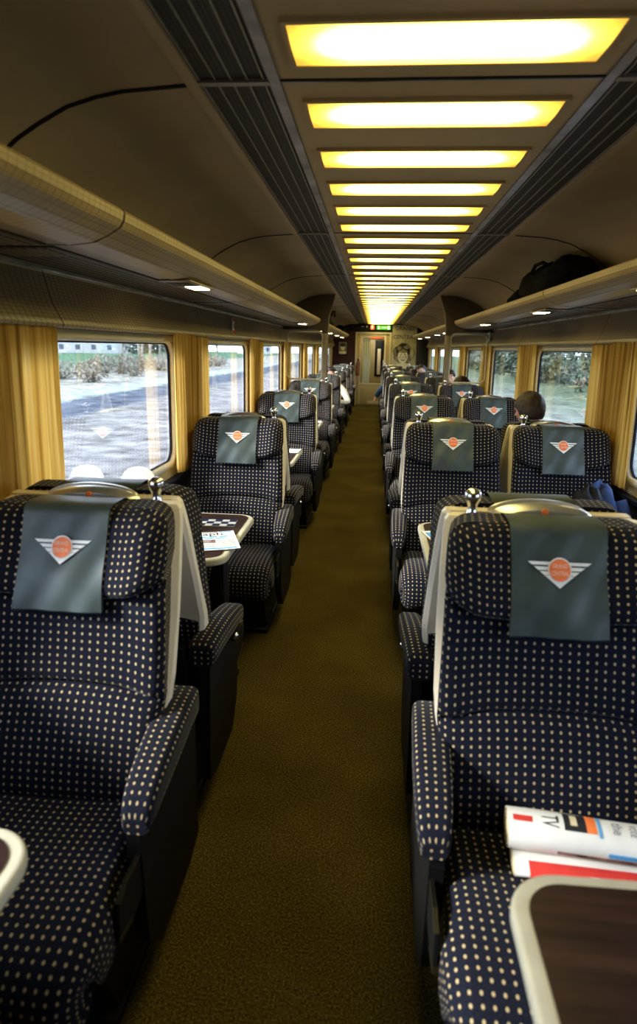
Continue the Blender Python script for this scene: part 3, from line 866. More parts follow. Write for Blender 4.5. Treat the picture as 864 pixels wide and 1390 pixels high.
# ------------------------------------------------------------------ end wall, door, vestibule
mb = MB(); YE = Y1
mb.box(-1.33, -.655, YE, YE + .04, 0, 2.03, 'maroon'); mb.box(.305, 1.33, YE, YE + .04, 0, 2.26, 'end_dark'); mb.box(-.655, .305, YE, YE + .04, 1.965, 2.26, 'end_dark'); mb.box(-1.33, -.655, YE, YE + .04, 2.03, 2.26, 'end_dark')
for z in [i * .06 + .5 for i in range(24)]: mb.box(-1.32, -.66, YE - .003, YE, z, z + .004, 'end_dark')
struct(mb, 'wall_far')
mb = MB()
for x0, x1, z0, z1 in ((-.665, -.615, 0, 1.985), (.255, .315, 0, 1.985), (-.615, .255, 1.935, 1.985)): mb.box(x0, x1, YE - .03, YE + .05, z0, z1, 'cream_trim', .004)
d = struct(mb, 'door_1')
q = MB()
q.box(-.545, -.505, YE + .0, YE + .03, .03, 1.93, 'cream_trim', .003); q.box(.125, .165, YE + .0, YE + .03, .03, 1.93, 'cream', .003)
q.box(-.505, .125, YE + .0, YE + .03, .03, .60, 'door_cream', .003); q.box(-.505, .125, YE, YE + .03, 1.87, 1.93, 'cream_trim', .003); q.box(-.505, .125, YE - .006, YE + .03, .56, .62, 'cream_trim', .003)
q.box(-.30, .10, YE - .006, YE + .0, .05, .14, 'cream_trim', .003)
lf = q.build('door_leaf', d); q = MB(); q.box(-.505, .125, YE + .012, YE + .018, .62, 1.87, 'screen_glass'); q.build('door_glass', lf)
q = MB(); q.tube([(.105, YE - .012, .95), (.105, YE - .03, 1.0), (.105, YE - .03, 1.2), (.105, YE - .012, 1.25)], .009, 'chrome', 8); q.build('door_handle', lf)
q = MB(); q.box(-.615, -.545, YE, YE + .03, .03, 1.93, 'vest', .003); q.box(.165, .255, YE + .02, YE + .03, .03, 1.93, 'vest', .003); q.build('side_panel', d)
# vestibule beyond
mb = MB(); mb.box(-1.2, -1.15, YE + .05, YE + 1.5, 0, 2.2, 'vest'); mb.box(.75, .8, YE + .05, YE + 1.5, 0, 2.2, 'vest'); mb.box(-1.2, .8, YE + 1.5, YE + 1.55, 0, 2.2, 'vest'); mb.box(-1.2, .8, YE + .05, YE + 1.55, 2.15, 2.2, 'ceil'); mb.box(-1.2, .8, YE + .05, YE + 1.55, -.05, 0, 'carpet')
struct(mb, 'wall_vestibule')
mb = MB(); mb.box(-.62, .22, YE + 1.44, YE + 1.5, 0, 1.95, 'door_cream', .01); v = struct(mb, 'door_2')
q = MB(); q.box(-.12, .14, YE + 1.42, YE + 1.44, .75, 1.80, 'black', .01); q.build('door_glass', v)
q = MB(); q.box(-.05, .05, YE + 1.405, YE + 1.42, .8, 1.55, 'cream', .01); q.build('inner_panel', v)
# lights in the vestibule
mb = MB(); mb.box(-.5, .2, YE + .6, YE + .95, 2.13, 2.15, 'white', .004); vl = mb.build('vestibule_light'); tag(vl, 'ceiling light in the vestibule beyond the end door', 'ceiling light')
ld = bpy.data.lights.new('vestibule_lamp', 'AREA'); ld.energy = 7; ld.size = .6; ld.color = (1, .9, .72)
lo = bpy.data.objects.new('vestibule_lamp', ld); col.objects.link(lo); lo.location = (-.15, YE + .8, 2.1)
mb = MB(); rows = []
for i in range(9):
    z = .62 + (1.84 - .62) * i / 8; rows.append([(-.46 + j * .0125 + .015 * math.sin(i * .4), YE + .10 + .012 * math.sin(j * 1.3), z) for j in range(17)])
mb.grid(rows, 'white'); cw = mb.build('daylight_strip'); tag(cw, 'pale white strip standing in for the daylight window behind the end door glass', 'curtain')  # white pleated sheet stands in for bright daylight at the vestibule window
mb = MB(); mb.box(-.30, .10, YE + 1.40, YE + 1.42, 1.83, 1.89, 'orange', .004); tag(mb.build('vestibule_notice'), 'orange strip notice above the door beyond the end door', 'sign')
mb = MB(); mb.lathe([(.006, 0), (.045, .005), (.05, .03), (.05, .30), (.035, .35), (.018, .37), (.018, .41), (.01, .42)], (-.575, YE - .09, .82), 'brick', 14)
ext = mb.build('fire_extinguisher'); tag(ext, 'small dark red extinguisher mounted beside the left jamb of the end door', 'extinguisher')
q = MB(); q.box(-.60, -.55, YE - .11, YE - .07, 1.23, 1.27, 'black', .005); q.tube([(-.56, YE - .09, 1.25), (-.53, YE - .10, 1.2), (-.53, YE - .10, 1.0)], .008, 'black', 6); q.build('valve_hose', ext)
q = MB(); q.box(-.60, -.55, YE - .045, YE - .028, .9, 1.15, 'black', .004); q.build('wall_bracket', ext)

# header board with signs
mb = MB(); mb.box(-1.0, .30, YE - .05, YE - .002, 2.03, 2.19, 'end_dark', .006); hb = mb.build('sign_board'); tag(hb, 'black header board above the end door carrying the lit signs', 'sign board')
def emis(name, c, s): return plain(name, c, .5, noise=.02, emit=c, es=s)
M['green_lit'] = emis('green_lit_sign', (.06, .30, .03), 1.2); M['red_lit'] = emis('red_lit_sign', (.75, .10, .03), 1.4); M['white_lit'] = emis('white_lit_print', (.75, .9, .55), 1.5)
mb = MB(); mb.box(-.10, .275, YE - .062, YE - .051, 2.055, 2.165, 'green_lit', .003); gs = mb.build('exit_sign'); tag(gs, 'green lit exit sign with white running figure and arrow', 'sign')
q = MB(); y = YE - .0635
def P2(pts, m_='white_lit'): o = len(q.v); q.v.extend([(x, y, z) for x, z in pts]); q.face(range(o, o + len(pts)), m_)
P2(disc2d(.010, 12, -.045, 2.145)); P2([(-.062, 2.13), (-.035, 2.134), (-.040, 2.10), (-.06, 2.098)]); P2([(-.06, 2.10), (-.047, 2.10), (-.05, 2.068), (-.065, 2.066)]); P2([(-.05, 2.103), (-.040, 2.10), (-.018, 2.075), (-.028, 2.070)]); P2([(-.037, 2.13), (-.018, 2.112), (-.023, 2.106), (-.04, 2.12)])
P2([(.03, 2.104), (.03, 2.116), (.13, 2.116), (.13, 2.104)]); P2([(.13, 2.13), (.13, 2.09), (.158, 2.11)]); P2([(.195, 2.07), (.195, 2.15), (.24, 2.15), (.24, 2.07)]); q.build('pictogram', gs)
mb = MB(); mb.box(-.265, -.165, YE - .062, YE - .051, 2.055, 2.165, 'red_lit', .003); rs = mb.build('warning_sign'); tag(rs, 'small red lit sign left of the green exit sign', 'sign')
q = MB(); P2([(-.235, 2.07), (-.235, 2.15), (-.222, 2.15), (-.222, 2.07)]); P2([(-.235, 2.15), (-.195, 2.15), (-.195, 2.14), (-.235, 2.14)]); P2([(-.235, 2.115), (-.2, 2.115), (-.2, 2.105), (-.235, 2.105)]); q.build('pictogram', rs)
mb = MB(); y = YE - .052
q = mb; P2([(-.52, 2.12), (-.44, 2.12), (-.44, 2.135), (-.52, 2.135)], 'print_white'); P2([(-.38, 2.11), (-.35, 2.11), (-.35, 2.15), (-.38, 2.15)], 'print_white'); mb.build('lettering', hb)

# poster on the end wall
M['sepia'] = plain('sepia_poster_ground', (.58, .53, .36), .6, noise=.12, scale=5); M['sepia_hi'] = plain('poster_highlight', (.85, .80, .62), .6, noise=.05, scale=10)
M['sepia_dk'] = plain('poster_dark', (.045, .038, .022), .6, noise=.2, scale=12); M['sepia_md'] = plain('poster_mid', (.30, .26, .17), .6, noise=.25, scale=18)
mb = MB(); mb.box(.325, .985, YE - .012, YE - .001, .95, 2.185, 'sepia'); po = mb.build('poster'); tag(po, 'tall sepia GRAND CENTRAL poster with a smiling woman on the end wall', 'poster')
y = YE - .0135; q = MB()
def T(txt, size, cx, cz, m_, w): add_text(q, txt, size, lambda a, b: (a + cx, y, b + cz), m_, w)
T('GRAND', .15, .655, 2.095, 'sepia_dk', .50); T('CENTRAL', .15, .655, 1.865, 'sepia_dk', .60); q.build('lettering', po)
q = MB(); y = YE - .0130
def ell(cx, cz, rx, rz, m_, off, n=26, j=0):
    pts = [(cx + rx * (1 + j * math.sin(5 * a + 1)) * math.cos(a), YE - off, cz + rz * (1 + j * math.cos(4 * a)) * math.sin(a)) for a in [2 * PI * i / n for i in range(n)]]
    o = len(q.v); q.v.extend(pts); q.face(range(o, o + n), m_)
ell(.65, 1.43, .30, .27, 'sepia_md', .0131, j=.07); ell(.62, 1.50, .21, .20, 'sepia_dk', .0133, j=.09); ell(.52, 1.58, .07, .05, 'sepia_md', .0135, j=.1); ell(.72, 1.60, .09, .045, 'sepia_md', .0135, j=.1); ell(.87, 1.46, .05, .16, 'sepia', .0134, j=.1); ell(.42, 1.42, .04, .12, 'sepia_md', .0134, j=.1)
ell(.63, 1.36, .135, .185, 'sepia_hi', .0137); ell(.58, 1.405, .028, .012, 'sepia_dk', .0141); ell(.69, 1.405, .028, .012, 'sepia_dk', .0141); ell(.56, 1.34, .03, .04, 'sepia', .0139); ell(.71, 1.34, .03, .04, 'sepia', .0139); ell(.63, 1.49, .12, .045, 'sepia_md', .0139, j=.06)
ell(.635, 1.345, .018, .02, 'sepia_md', .0141); ell(.635, 1.272, .062, .028, 'sepia_dk', .0141); ell(.635, 1.279, .050, .014, 'print_white', .0144); ell(.65, 1.07, .27, .105, 'sepia_hi', .0136); ell(.64, 1.15, .07, .07, 'sepia_hi', .0138)
q.build('portrait_print', po)
# small framed picture
mb = MB(); mb.box(-1.14, -.87, YE - .03, YE - .005, 1.36, 1.74, 'black', .004); fp = mb.build('picture_frame'); tag(fp, 'small dark framed picture on the maroon end wall', 'picture')
q = MB(); q.box(-1.115, -.895, YE - .033, YE - .030, 1.385, 1.715, 'ink_grey'); ell(-1.0, 1.57, .06, .085, 'sepia_hi', .0345); ell(-1.0, 1.63, .075, .045, 'sepia_dk', .0350); ell(-1.0, 1.43, .10, .04, 'sepia_hi', .0346); q.build('picture_print', fp)
# dark side stacks at the far end
for nm, sgn, lab in (('end_cabinet', 1, 'tall dark cabinet at the far end right of the poster'),):
    mb = MB(); mb.box(1.0, 1.275, YE - .42, YE - .005, 0, 1.78, 'end_dark', .01); c = mb.build(nm); tag(c, lab, 'cabinet'); q = MB(); q.box(.994, .9985, YE - .40, YE - .03, .1, 1.7, 'sepia_dk', .002); q.build('cabinet_door', c)

# ------------------------------------------------------------------ small things
def put(mb, name, label, cat, loc=(0, 0, 0), rz=0, group=None):
    return tag(mb.build(name, None, loc, rz), label, cat, group)
TZ = .7325
# newspaper on the second left table
def newspaper_flat(w, h):
    mb = MB(); rows = []
    def zf(x, y): return .004 + .0035 * math.sin(x * 14 + 1) * math.cos(y * 10) + .004 * sstep(.1, .16, x)
    for th in (0,):
        mb.grid([[(x, y, zf(x, y)) for x in [lerp(-w / 2, w / 2, i / 12) for i in range(13)]] for y in [lerp(-h / 2, h / 2, j / 8) for j in range(9)]], 'paper')
        mb.grid([[(x, y, zf(x, y) - .004) for x in [lerp(-w / 2, w / 2, i / 12) for i in range(13)]] for y in [lerp(-h / 2, h / 2, j / 8) for j in range(9)]], 'paper', flip=True)
        for y in (-h / 2, h / 2): mb.grid([[(lerp(-w / 2, w / 2, i / 12), y, zf(lerp(-w / 2, w / 2, i / 12), y) - d) for i in range(13)] for d in (0, .004)], 'ink_grey')
        for x in (-w / 2, w / 2): mb.grid([[(x, lerp(-h / 2, h / 2, i / 8), zf(x, lerp(-h / 2, h / 2, i / 8)) - d) for i in range(9)] for d in (0, .004)], 'ink_grey')
    return mb, zf
W_, H_ = .31, .225
mb, zf = newspaper_flat(W_, H_)
np_ = put(mb, 'newspaper', 'newspaper with blue headline lying on the second small table left of the aisle', 'newspaper', (-.862, 2.535, TZ), .33)
np_.scale = (1.15, 1.15, 1)
q = MB()
def rect(x0, x1, y0, y1, m_, n=6, up=.0008):
    q.grid([[(lerp(x0, x1, i / n), yy, zf(lerp(x0, x1, i / n), yy) + up) for i in range(n + 1)] for yy in (y0, (y0 + y1) / 2, y1)], m_)
rect(-.145, -.06, .098, .108, 'red'); rect(-.05, .02, .098, .108, 'photo'); rect(.03, .09, .098, .108, 'ink_grey'); rect(.10, .145, .097, .108, 'blue')
add_text(q, 'Telegraph', .058, lambda a, b: (a, b + .077, zf(a, b + .077) + .0012), 'ink', .22)
for i in range(7): rect(-.145 + i * .040, -.145 + i * .040 + .030, .035, .050, 'blue')
for i in range(6): rect(-.14 + i * .044, -.14 + i * .044 + .034, .018, .029, 'blue')
rect(-.145, -.015, -.105, .008, 'photo'); rect(.02, .075, -.035, .005, 'photo'); rect(.0, .06, -.01, .008, 'ink_grey')
for i in range(7): rect(.085, .145, -.005 - i * .011, -.001 - i * .011, 'ink_grey')
for i in range(4): rect(.0, .07, -.05 - i * .012, -.046 - i * .012, 'ink_grey')
rect(.02, .145, -.105, -.092, 'blue'); q.build('print', np_)
# white card stand and chequered card
mb = MB(); mb.prism([(-.028, 0), (.028, 0), (.006, .118), (0, .122), (-.006, .118)], -.042, .042, 'white', 'yz' if False else 'xz')
cs_ = put(mb, 'card_stand', 'white folded card stand with orange spot on the second left table', 'card stand', (-.925, 2.745, TZ), PI * .12)
q = MB(); q.prism(disc2d(.012, 14, 0, .03), -.0435, -.042, 'orange', 'xz'); q.build('orange_spot', cs_)
mb = MB(); mb.box(-.085, .085, -.055, .055, 0, .0025, 'print_white')
cc = put(mb, 'checkered_card', 'black and white chequered card lying behind the newspaper on second left table', 'card', (-.84, 2.85, TZ), .05)
q = MB()
for i in range(5):
    for j in range(3):
        if (i + j) % 2 == 0: q.box(-.085 + i * .034, -.085 + (i + 1) * .034, -.055 + j * .0367, -.055 + (j + 1) * .0367, .0025, .0031, 'navy')
q.build('check_print', cc)
# table lamp at the window
lamp = empty('table_lamp', (-1.175, 2.745, TZ)); tag(lamp, 'small table lamp with white rounded shade beside the left window', 'lamp')
q = MB(); q.lathe([(.045, 0), (.045, .008), (.02, .014), (.009, .03), (.009, .15)], (0, 0, 0), 'chrome', 18); q.build('base', lamp)
q = MB(); q.lathe([(.080, .150), (.082, .155), (.080, .19), (.074, .225), (.062, .25), (.045, .266), (.022, .274), (.004, .276)], (0, 0, 0), 'shade', 24); q.build('lamp_shade', lamp)
# papers on other tables
mb, zf = newspaper_flat(.26, .17); p = put(mb, 'magazine', 'white leaflet on the second wide table right of the aisle', 'leaflet', (.255, 2.80, TZ), .25)
q = MB(); rect(-.12, -.04, -.06, .06, 'blue'); rect(-.02, .10, -.02, .0, 'ink_grey'); q.build('print', p)
mb, zf = newspaper_flat(.28, .20); p = put(mb, 'magazine', 'white magazine lying on the third small table left of the aisle', 'magazine', (-.84, 5.02, TZ), -.05)
q = MB(); rect(-.12, -.02, -.08, .08, 'photo'); rect(.0, .12, .04, .07, 'ink_grey'); q.build('print', p)
mb = MB(); mb.box(-.05, .05, -.035, .035, 0, .004, 'orange', .001); put(mb, 'orange_card', 'small orange card on the third small table left of the aisle', 'card', (-.83, 4.70, TZ), .3)
mb, zf = newspaper_flat(.24, .20); p = put(mb, 'magazine', 'white paper lying on the fourth small table left of the aisle', 'magazine', (-.82, 7.1, TZ), .1)
q = MB(); rect(-.1, .1, .04, .07, 'red'); q.build('print', p)

# rolled newspapers on the nearest right aisle seat
def rolled(L, rx, rz_, paper='paper', seed=1):
    mb = MB(); rows = []; n = 28
    for i in range(13):
        x = L * i / 12
        rows.append([(x, rx * (1 + .05 * math.sin(i * .7 + seed)) * math.cos(2 * PI * j / n), rz_ * (1 + .06 * math.sin(i * .5)) * math.sin(2 * PI * j / n) + rz_) for j in range(n)])
    mb.grid(rows, paper, cu=True)
    # spiral ends
    for x in (0.0005, L - .0005):
        pts = []
        for t in range(60):
            a = t * .42; k = 1 - t / 66; pts.append((x, rx * k * math.cos(a), rz_ * k * math.sin(a) + rz_))
        mb.tube(pts, .0016, 'paper_tan', 4)
    mb.grid([[(.004, rx * .93 * math.cos(2 * PI * j / n), rz_ * .93 * math.sin(2 * PI * j / n) + rz_) for j in range(n)], [(.004, 0, rz_)] * n], 'paper_tan', cu=True)
    mb.grid([[(L - .004, rx * .93 * math.cos(2 * PI * j / n), rz_ * .93 * math.sin(2 * PI * j / n) + rz_) for j in range(n)], [(L - .004, 0, rz_)] * n], 'paper_tan', cu=True)
    return mb
def roll_print(rx, rz_, parent):
    q = MB()
    def patch(x0, x1, a0, a1, m_, up=1.012):
        q.grid([[(lerp(x0, x1, i / 4), rx * up * 1.05 * math.cos(a), rz_ * up * 1.05 * math.sin(a) + rz_) for i in range(5)] for a in [lerp(a0, a1, j / 6) for j in range(7)]], m_)
    patch(.028, .033, -1.9, -1.15 + PI * 0, 'photo'); patch(.01, .05, 1.7, 2.0, 'red')
    patch(.115, .16, 1.15, 2.15, 'ink'); patch(.16, .18, 1.15, 2.15, 'orange'); patch(.128, .142, 1.3, 1.9, 'green_lit' if False else 'paper_tan', 1.02); patch(.184, .19, 1.15, 2.3, 'blue'); patch(.20, .30, 2.95, 3.2, 'blue'); patch(.10, .43, 3.25, 3.5, 'photo')
    def wrap(cx, ca): return lambda a, b: (cx + b, rx * 1.09 * math.cos(ca + a / rx * .8), rz_ * 1.09 * math.sin(ca + a / rx * .8) + rz_)
    for i, w_ in enumerate(('the', 'vote', 'day', 'first', 'news', 'out', 'city')):
        add_text(q, w_, .032, lambda a, b, cx=.222 + i * .034: (cx + b, rx * 1.09 * math.cos(1.75 + a / rx * .7), rz_ * 1.09 * math.sin(1.75 + a / rx * .7) + rz_), 'ink_grey', .040)
    add_text(q, 'TV', .05, lambda a, b: (.085 + b, rx * 1.09 * math.cos(1.8 + a / rx * .7), rz_ * 1.09 * math.sin(1.8 + a / rx * .7) + rz_), 'ink', .04)
    return q.build('print', parent)
n1 = put(rolled(.44, .046, .036), 'rolled_newspaper', 'upper rolled newspaper lying across the nearest seat right of the aisle', 'newspaper', (.192, 1.255, .492), -.10, 'rolled newspapers on the seat')
roll_print(.046, .036, n1)
n2 = put(rolled(.40, .042, .016, 'paper', 4), 'rolled_newspaper', 'lower rolled newspaper with red print beneath the other on the nearest right seat', 'newspaper', (.20, 1.215, .462), -.05, 'rolled newspapers on the seat')
q = MB()
q.grid([[(lerp(.03, .36, i / 4), .0435 * math.cos(a), .017 * math.sin(a) + .016) for i in range(5)] for a in [lerp(1.9, 3.3, j / 6) for j in range(7)]], 'red'); q.build('print', n2)['label'] = 'red printed band'

# jacket on the second right window seat
def blob(mb, c, r, mat, seed, n=20, m_=12, flat=0):
    rnd = random.Random(seed); ph = [rnd.random() * 6 for _ in range(6)]; rows = []
    for i in range(m_ + 1):
        th = PI * i / m_; row = []
        for j in range(n):
            a = 2 * PI * j / n
            k = 1 + .10 * math.sin(3 * a + ph[0] + 2 * th) + .07 * math.sin(5 * a + ph[1] - 3 * th) + .05 * math.sin(9 * a + ph[2]) + .05 * math.sin(7 * th + ph[3] + a)
            s_ = max(.002, math.sin(th))
            row.append((c[0] + r[0] * k * s_ * math.cos(a), c[1] + r[1] * k * s_ * math.sin(a), max(c[2] + r[2] * k * math.cos(th), flat if flat else -9)))
        rows.append(row)
    mb.grid(rows, mat, cu=True)
mb = MB(); blob(mb, (0, 0, .14), (.12, .10, .20), 'jacket', 5)
jk = put(mb, 'jacket', 'dark navy jacket slumped on the second window seat right of the aisle', 'jacket', (1.06, 3.37, .53), .2)
q = MB(); blob(q, (-.075, -.03, .20), (.075, .09, .14), 'lining', 9); q.build('lining', jk)['label'] = 'black lining'
q = MB(); q.tube([(.09, -.02, .26), (.115, -.05, .18), (.12, -.09, .08), (.10, -.14, .02)], [.05, .046, .04, .034], 'jacket', 12); q.build('sleeve', jk)

# bags on the racks
mb = MB(); blob(mb, (0, 0, .11), (.135, .62, .135), 'bag', 2, 28, 14, flat=.0); blob(mb, (.0, -.34, .14), (.12, .30, .11), 'bag', 3, flat=.0)
bg = put(mb, 'holdall', 'black soft bag on the luggage rack above the right windows', 'bag', (.965, 4.33, 1.842))
q = MB(); q.tube([(-.09, -.3, .20), (-.11, -.2, .235), (-.11, -.02, .24), (-.10, .12, .21)], .012, 'bag', 8); q.build('handle', bg)
q = MB(); blob(q, (-.03, .62, .06), (.10, .16, .085), 'bag', 12, flat=.0); q.build('side_pocket', bg)
mb = MB(); blob(mb, (0, 0, .11), (.13, .9, .13), 'bag', 21, 28, 14, flat=.0)
bg = put(mb, 'holdall', 'black bag on the left luggage rack beyond the draught screen', 'bag', (-.97, 10.6, 1.842)); q = MB(); q.tube([(.14, -.3, .20), (.16, -.2, .27), (.17, .1, .28), (.16, .2, .21)], .012, 'bag', 8); q.build('handle', bg)
mb = MB(); blob(mb, (0, 0, .10), (.13, .5, .12), 'bag', 31, 28, 14, flat=.0)
bg = put(mb, 'holdall', 'dark bag at the far end of the left luggage rack', 'bag', (-.97, 15.4, 1.842)); q = MB(); q.tube([(.14, -.2, .18), (.16, -.1, .24), (.16, .1, .24), (.15, .2, .18)], .012, 'bag', 8); q.build('handle', bg)

# hanging notice and small plate
mb = MB(); mb.box(-1.236, -1.226, 4.97, 5.03, 1.635, 1.765, 'white', .002); sg = put(mb, 'hammer_notice', 'small red and white notice on the left upper wall panel', 'sign')
q = MB(); q.box(-1.2255, -1.2235, 4.975, 5.025, 1.735, 1.762, 'red'); q.box(-1.2255, -1.2235, 4.975, 5.025, 1.638, 1.668, 'red'); q.box(-1.2255, -1.2235, 4.99, 5.01, 1.68, 1.72, 'ink_grey'); q.build('print', sg)
mb = MB(); mb.box(1.215, 1.228, 7.93, 8.05, 1.66, 1.77, 'white', .003); sg = put(mb, 'wall_plate', 'small pale plate on the right upper wall before the draught screen', 'sign'); q = MB(); q.box(1.2135, 1.2155, 7.95, 8.03, 1.69, 1.74, 'ink_grey'); q.build('print', sg)

# ------------------------------------------------------------------ people
def skin_mesh(verts, edges, radii, extra=None, voxel=.010, smooth=2):
    me = bpy.data.meshes.new('tmp'); me.from_pydata(verts, edges, []); ob = bpy.data.objects.new('tmp', me); col.objects.link(ob)
    md = ob.modifiers.new('skin', 'SKIN'); md.use_smooth_shade = True
    for i, r in enumerate(radii):
        sv = me.skin_vertices[0].data[i]; sv.radius = (r, r) if isinstance(r, (int, float)) else r; sv.use_root = (i == 0)
    ob.modifiers.new('s', 'SUBSURF').levels = 1
    dg = bpy.context.evaluated_depsgraph_get(); e = ob.evaluated_get(dg).to_mesh()
    bm = bmesh.new(); bm.from_mesh(e); ob.evaluated_get(dg).to_mesh_clear()
    if extra:
        m2 = extra.mesh('x'); b2 = bmesh.new(); b2.from_mesh(m2); vs = [bm.verts.new(v.co) for v in b2.verts]; b2.verts.index_update()
        for f in b2.faces:
            try: bm.faces.new([vs[v.index] for v in f.verts])
            except ValueError: pass
        b2.free()
    me2 = bpy.data.meshes.new('tmp2'); bm.to_mesh(me2); bm.free(); bpy.data.objects.remove(ob)
    ob = bpy.data.objects.new('tmp', me2); col.objects.link(ob)
    r = ob.modifiers.new('r', 'REMESH'); r.mode = 'VOXEL'; r.voxel_size = voxel; r.use_smooth_shade = True
    sm = ob.modifiers.new('sm', 'SMOOTH'); sm.iterations = smooth; sm.factor = .5
    dg = bpy.context.evaluated_depsgraph_get(); out = bpy.data.meshes.new_from_object(ob.evaluated_get(dg))
    bpy.data.objects.remove(ob)
    for p in out.polygons: p.use_smooth = True
    return out

def person(loc, rz, label, hair, top, legs='trouser', slouch=0, lean=0, head_turn=0, big_hair=False, long_sleeve=True, arms=None, kind='man'):
    """seated figure, origin on the floor below the hips, facing -y"""
    root = empty('person', loc, rz); tag(root, label, 'person')
    hz = .50
    sh = hz + .50 - slouch                        # shoulder height
    L = lambda z: -lean * (z - hz)                # forward lean
    neck = sh + .07; hc = neck + .145             # head centre
    V = []; E = []; Rr = []
    def v(p, r, link=None):
        V.append((p[0], p[1] + (L(p[2]) if p[2] > hz else 0), p[2])); Rr.append(r)
        if link is not None: E.append((link, len(V) - 1))
        return len(V) - 1
    pel = v((0, 0, hz), (.15, .11)); wa = v((0, .01, hz + .16), (.13, .095), pel); ch = v((0, .02, sh - .14), (.155, .11), wa); up = v((0, .015, sh - .03), (.12, .085), ch)
    nk = v((0, .0, neck), .055, up); hd = v((0, -.015, hc - .05), .06, nk)
    hands = []
    for s in (-1, 1):
        A = arms[0 if s < 0 else 1] if arms else [(s * .205, 0, sh - .06), (s * .255, -.06, sh - .31), (s * .16, -.28, sh - .36)]
        a = v((s * .165, .01, sh - .035), .06, up); b = v(A[0], .056, a); c = v(A[1], .043, b); d = v(A[2], .028, c)
        hands.append((s, d, A))
    for s in (-1, 1):
        a = v((s * .09, -.05, hz), .09, pel); b = v((s * .11, -.24, hz + .02), .08, a); c = v((s * .12, -.44, hz + .01), .062, b); d = v((s * .12, -.46, hz - .20), .052, c); e = v((s * .12, -.44, .10), .036, d); v((s * .125, -.52, .045), .036, e); 
    bodyV, bodyE, bodyR = list(V), list(E), list(Rr)
    # hands: palm and five fingers
    for s, d, A in hands:
        w = Vector(V[d]); e = Vector(V[d - 1]); f = (w - e).normalized(); side = f.cross(Vector((0, 0, 1))).normalized() * s * -1; dn = Vector((0, 0, -1))
        def hv(p, r, link):
            bodyV.append(tuple(p)); bodyR.append(r); bodyE.append((link, len(bodyV) - 1)); return len(bodyV) - 1
        palm = hv(w + f * .045, (.030, .018), d); pe = hv(w + f * .075, (.036, .015), palm)
        for i in range(4):
            o = side * (.030 - .020 * i); ln = (.030, .034, .032, .025)[i]
            k1 = hv(w + f * .09 + o, .0095, pe); k2 = hv(w + f * (.09 + ln) + o + dn * .008, .0088, k1); hv(w + f * (.09 + ln * 1.7) + o + dn * .028, .0075, k2)
        t1 = hv(w + f * .045 + side * .036, .010, palm); hv(w + f * .075 + side * .052 + dn * .008, .0085, t1)
    # head shape
    hx = MB(); hy = -.02 + L(hc); rows = []
    for i in range(17):
        th = PI * i / 16; row = []
        for j in range(24):
            a = 2 * PI * j / 24; x = math.sin(th) * math.cos(a); y = math.sin(th) * math.sin(a); z = math.cos(th)
            jaw = 1 - .22 * max(0, -z) ; yy = y * (.098 if y > 0 else .092)
            if z < -.1 and y < 0: yy *= 1.0
            if z < -.2 and y > 0: yy *= .75
            p = Vector((x * .079 * jaw, yy, z * (.108 if z > 0 else .122))); p.rotate(Matrix.Rotation(head_turn, 3, 'Z')); row.append((p.x, hy + p.y, hc + p.z))
        rows.append(row)
    hx.grid(rows, 'skin', cu=True)
    def hp(x, y, z):
        p = Vector((x, y, z)); p.rotate(Matrix.Rotation(head_turn, 3, 'Z')); return (p.x, hy + p.y, hc + p.z)
    hx.tube([hp(0, -.085, .02), hp(0, -.098, -.005), hp(0, -.108, -.028), hp(0, -.092, -.038)], [.008, .011, .014, .010], 'skin', 8)
    for s in (-1, 1): hx.tube([hp(s * .074, .005, .03), hp(s * .086, .012, .018), hp(s * .084, .008, -.018), hp(s * .074, 0, -.03)], [.008, .012, .010, .007], 'skin', 8)
    hx.tube([hp(-.022, -.086, -.062), hp(0, -.094, -.060), hp(.022, -.086, -.062)], [.005, .008, .005], 'skin', 8)
    me = skin_mesh(bodyV, bodyE, bodyR, hx, .007, 1); me.materials.clear(); me.materials.append(M['skin']); me.name = 'body'
    bo = bpy.data.objects.new('body', me); col.objects.link(bo); bo.parent = root
    for s in (-1, 1):
        q = MB(); c = hp(s * .030, -.083, .012); q.lathe([(.002, -.010), (.009, -.006), (.012, 0), (.009, .006), (.002, .010)], c, 'print_white', 12, axis='y'); q.lathe([(.0055, 0), (.004, -.003)], (c[0], c[1] - .0085, c[2]), 'ink', 10, axis='y'); q.build('eye', root)
        q = MB(); q.tube([hp(s * .014, -.090, .032), hp(s * .030, -.091, .038), hp(s * .047, -.081, .032)], .0045, hair, 6); q.build('eyebrow', root)
    q = MB(); q.tube([hp(-.020, -.0935, -.063), hp(0, -.1015, -.064), hp(.020, -.0935, -.063)], .0032, 'orange' if False else 'photo', 6); q.build('mouth', root)
    # hair cap
    q = MB(); rows = []; g = 1.30 if big_hair else 1.07
    for i in range(13):
        row = []
        for j in range(32):
            a = 2 * PI * j / 32; fr = -math.sin(a)               # fr = 1 at the face
            lim = (.585 * PI if fr < .2 else lerp(.585 * PI, .33 * PI, sstep(.2, .75, fr)))
            if not big_hair: lim = lerp(lim, .45 * PI, sstep(.72, .92, abs(math.cos(a))))
            if big_hair and fr < .5: lim = .80 * PI
            th = lim * i / 12; k = g * (1 + .012 * math.sin(17 * a + 3 * i) + .02 * math.sin(7 * a + i))
            if i == 12: k = g * .93
            x = math.sin(th) * math.cos(a); y = math.sin(th) * math.sin(a); z = math.cos(th)
            row.append(hp((abs(x) ** .9) * (1 if x > 0 else -1) * .081 * k, y * (.102 if y > 0 else .094) * k, (abs(z) ** .92) * (1 if z > 0 else -1) * .110 * (k if k < 1.2 else 1.12) + .002))
        rows.append(row)
    q.grid(rows, hair, cu=True); hobj = q.build('hair', root)
    md = hobj.modifiers.new('solid', 'SOLIDIFY'); md.thickness = .012; md.offset = -1
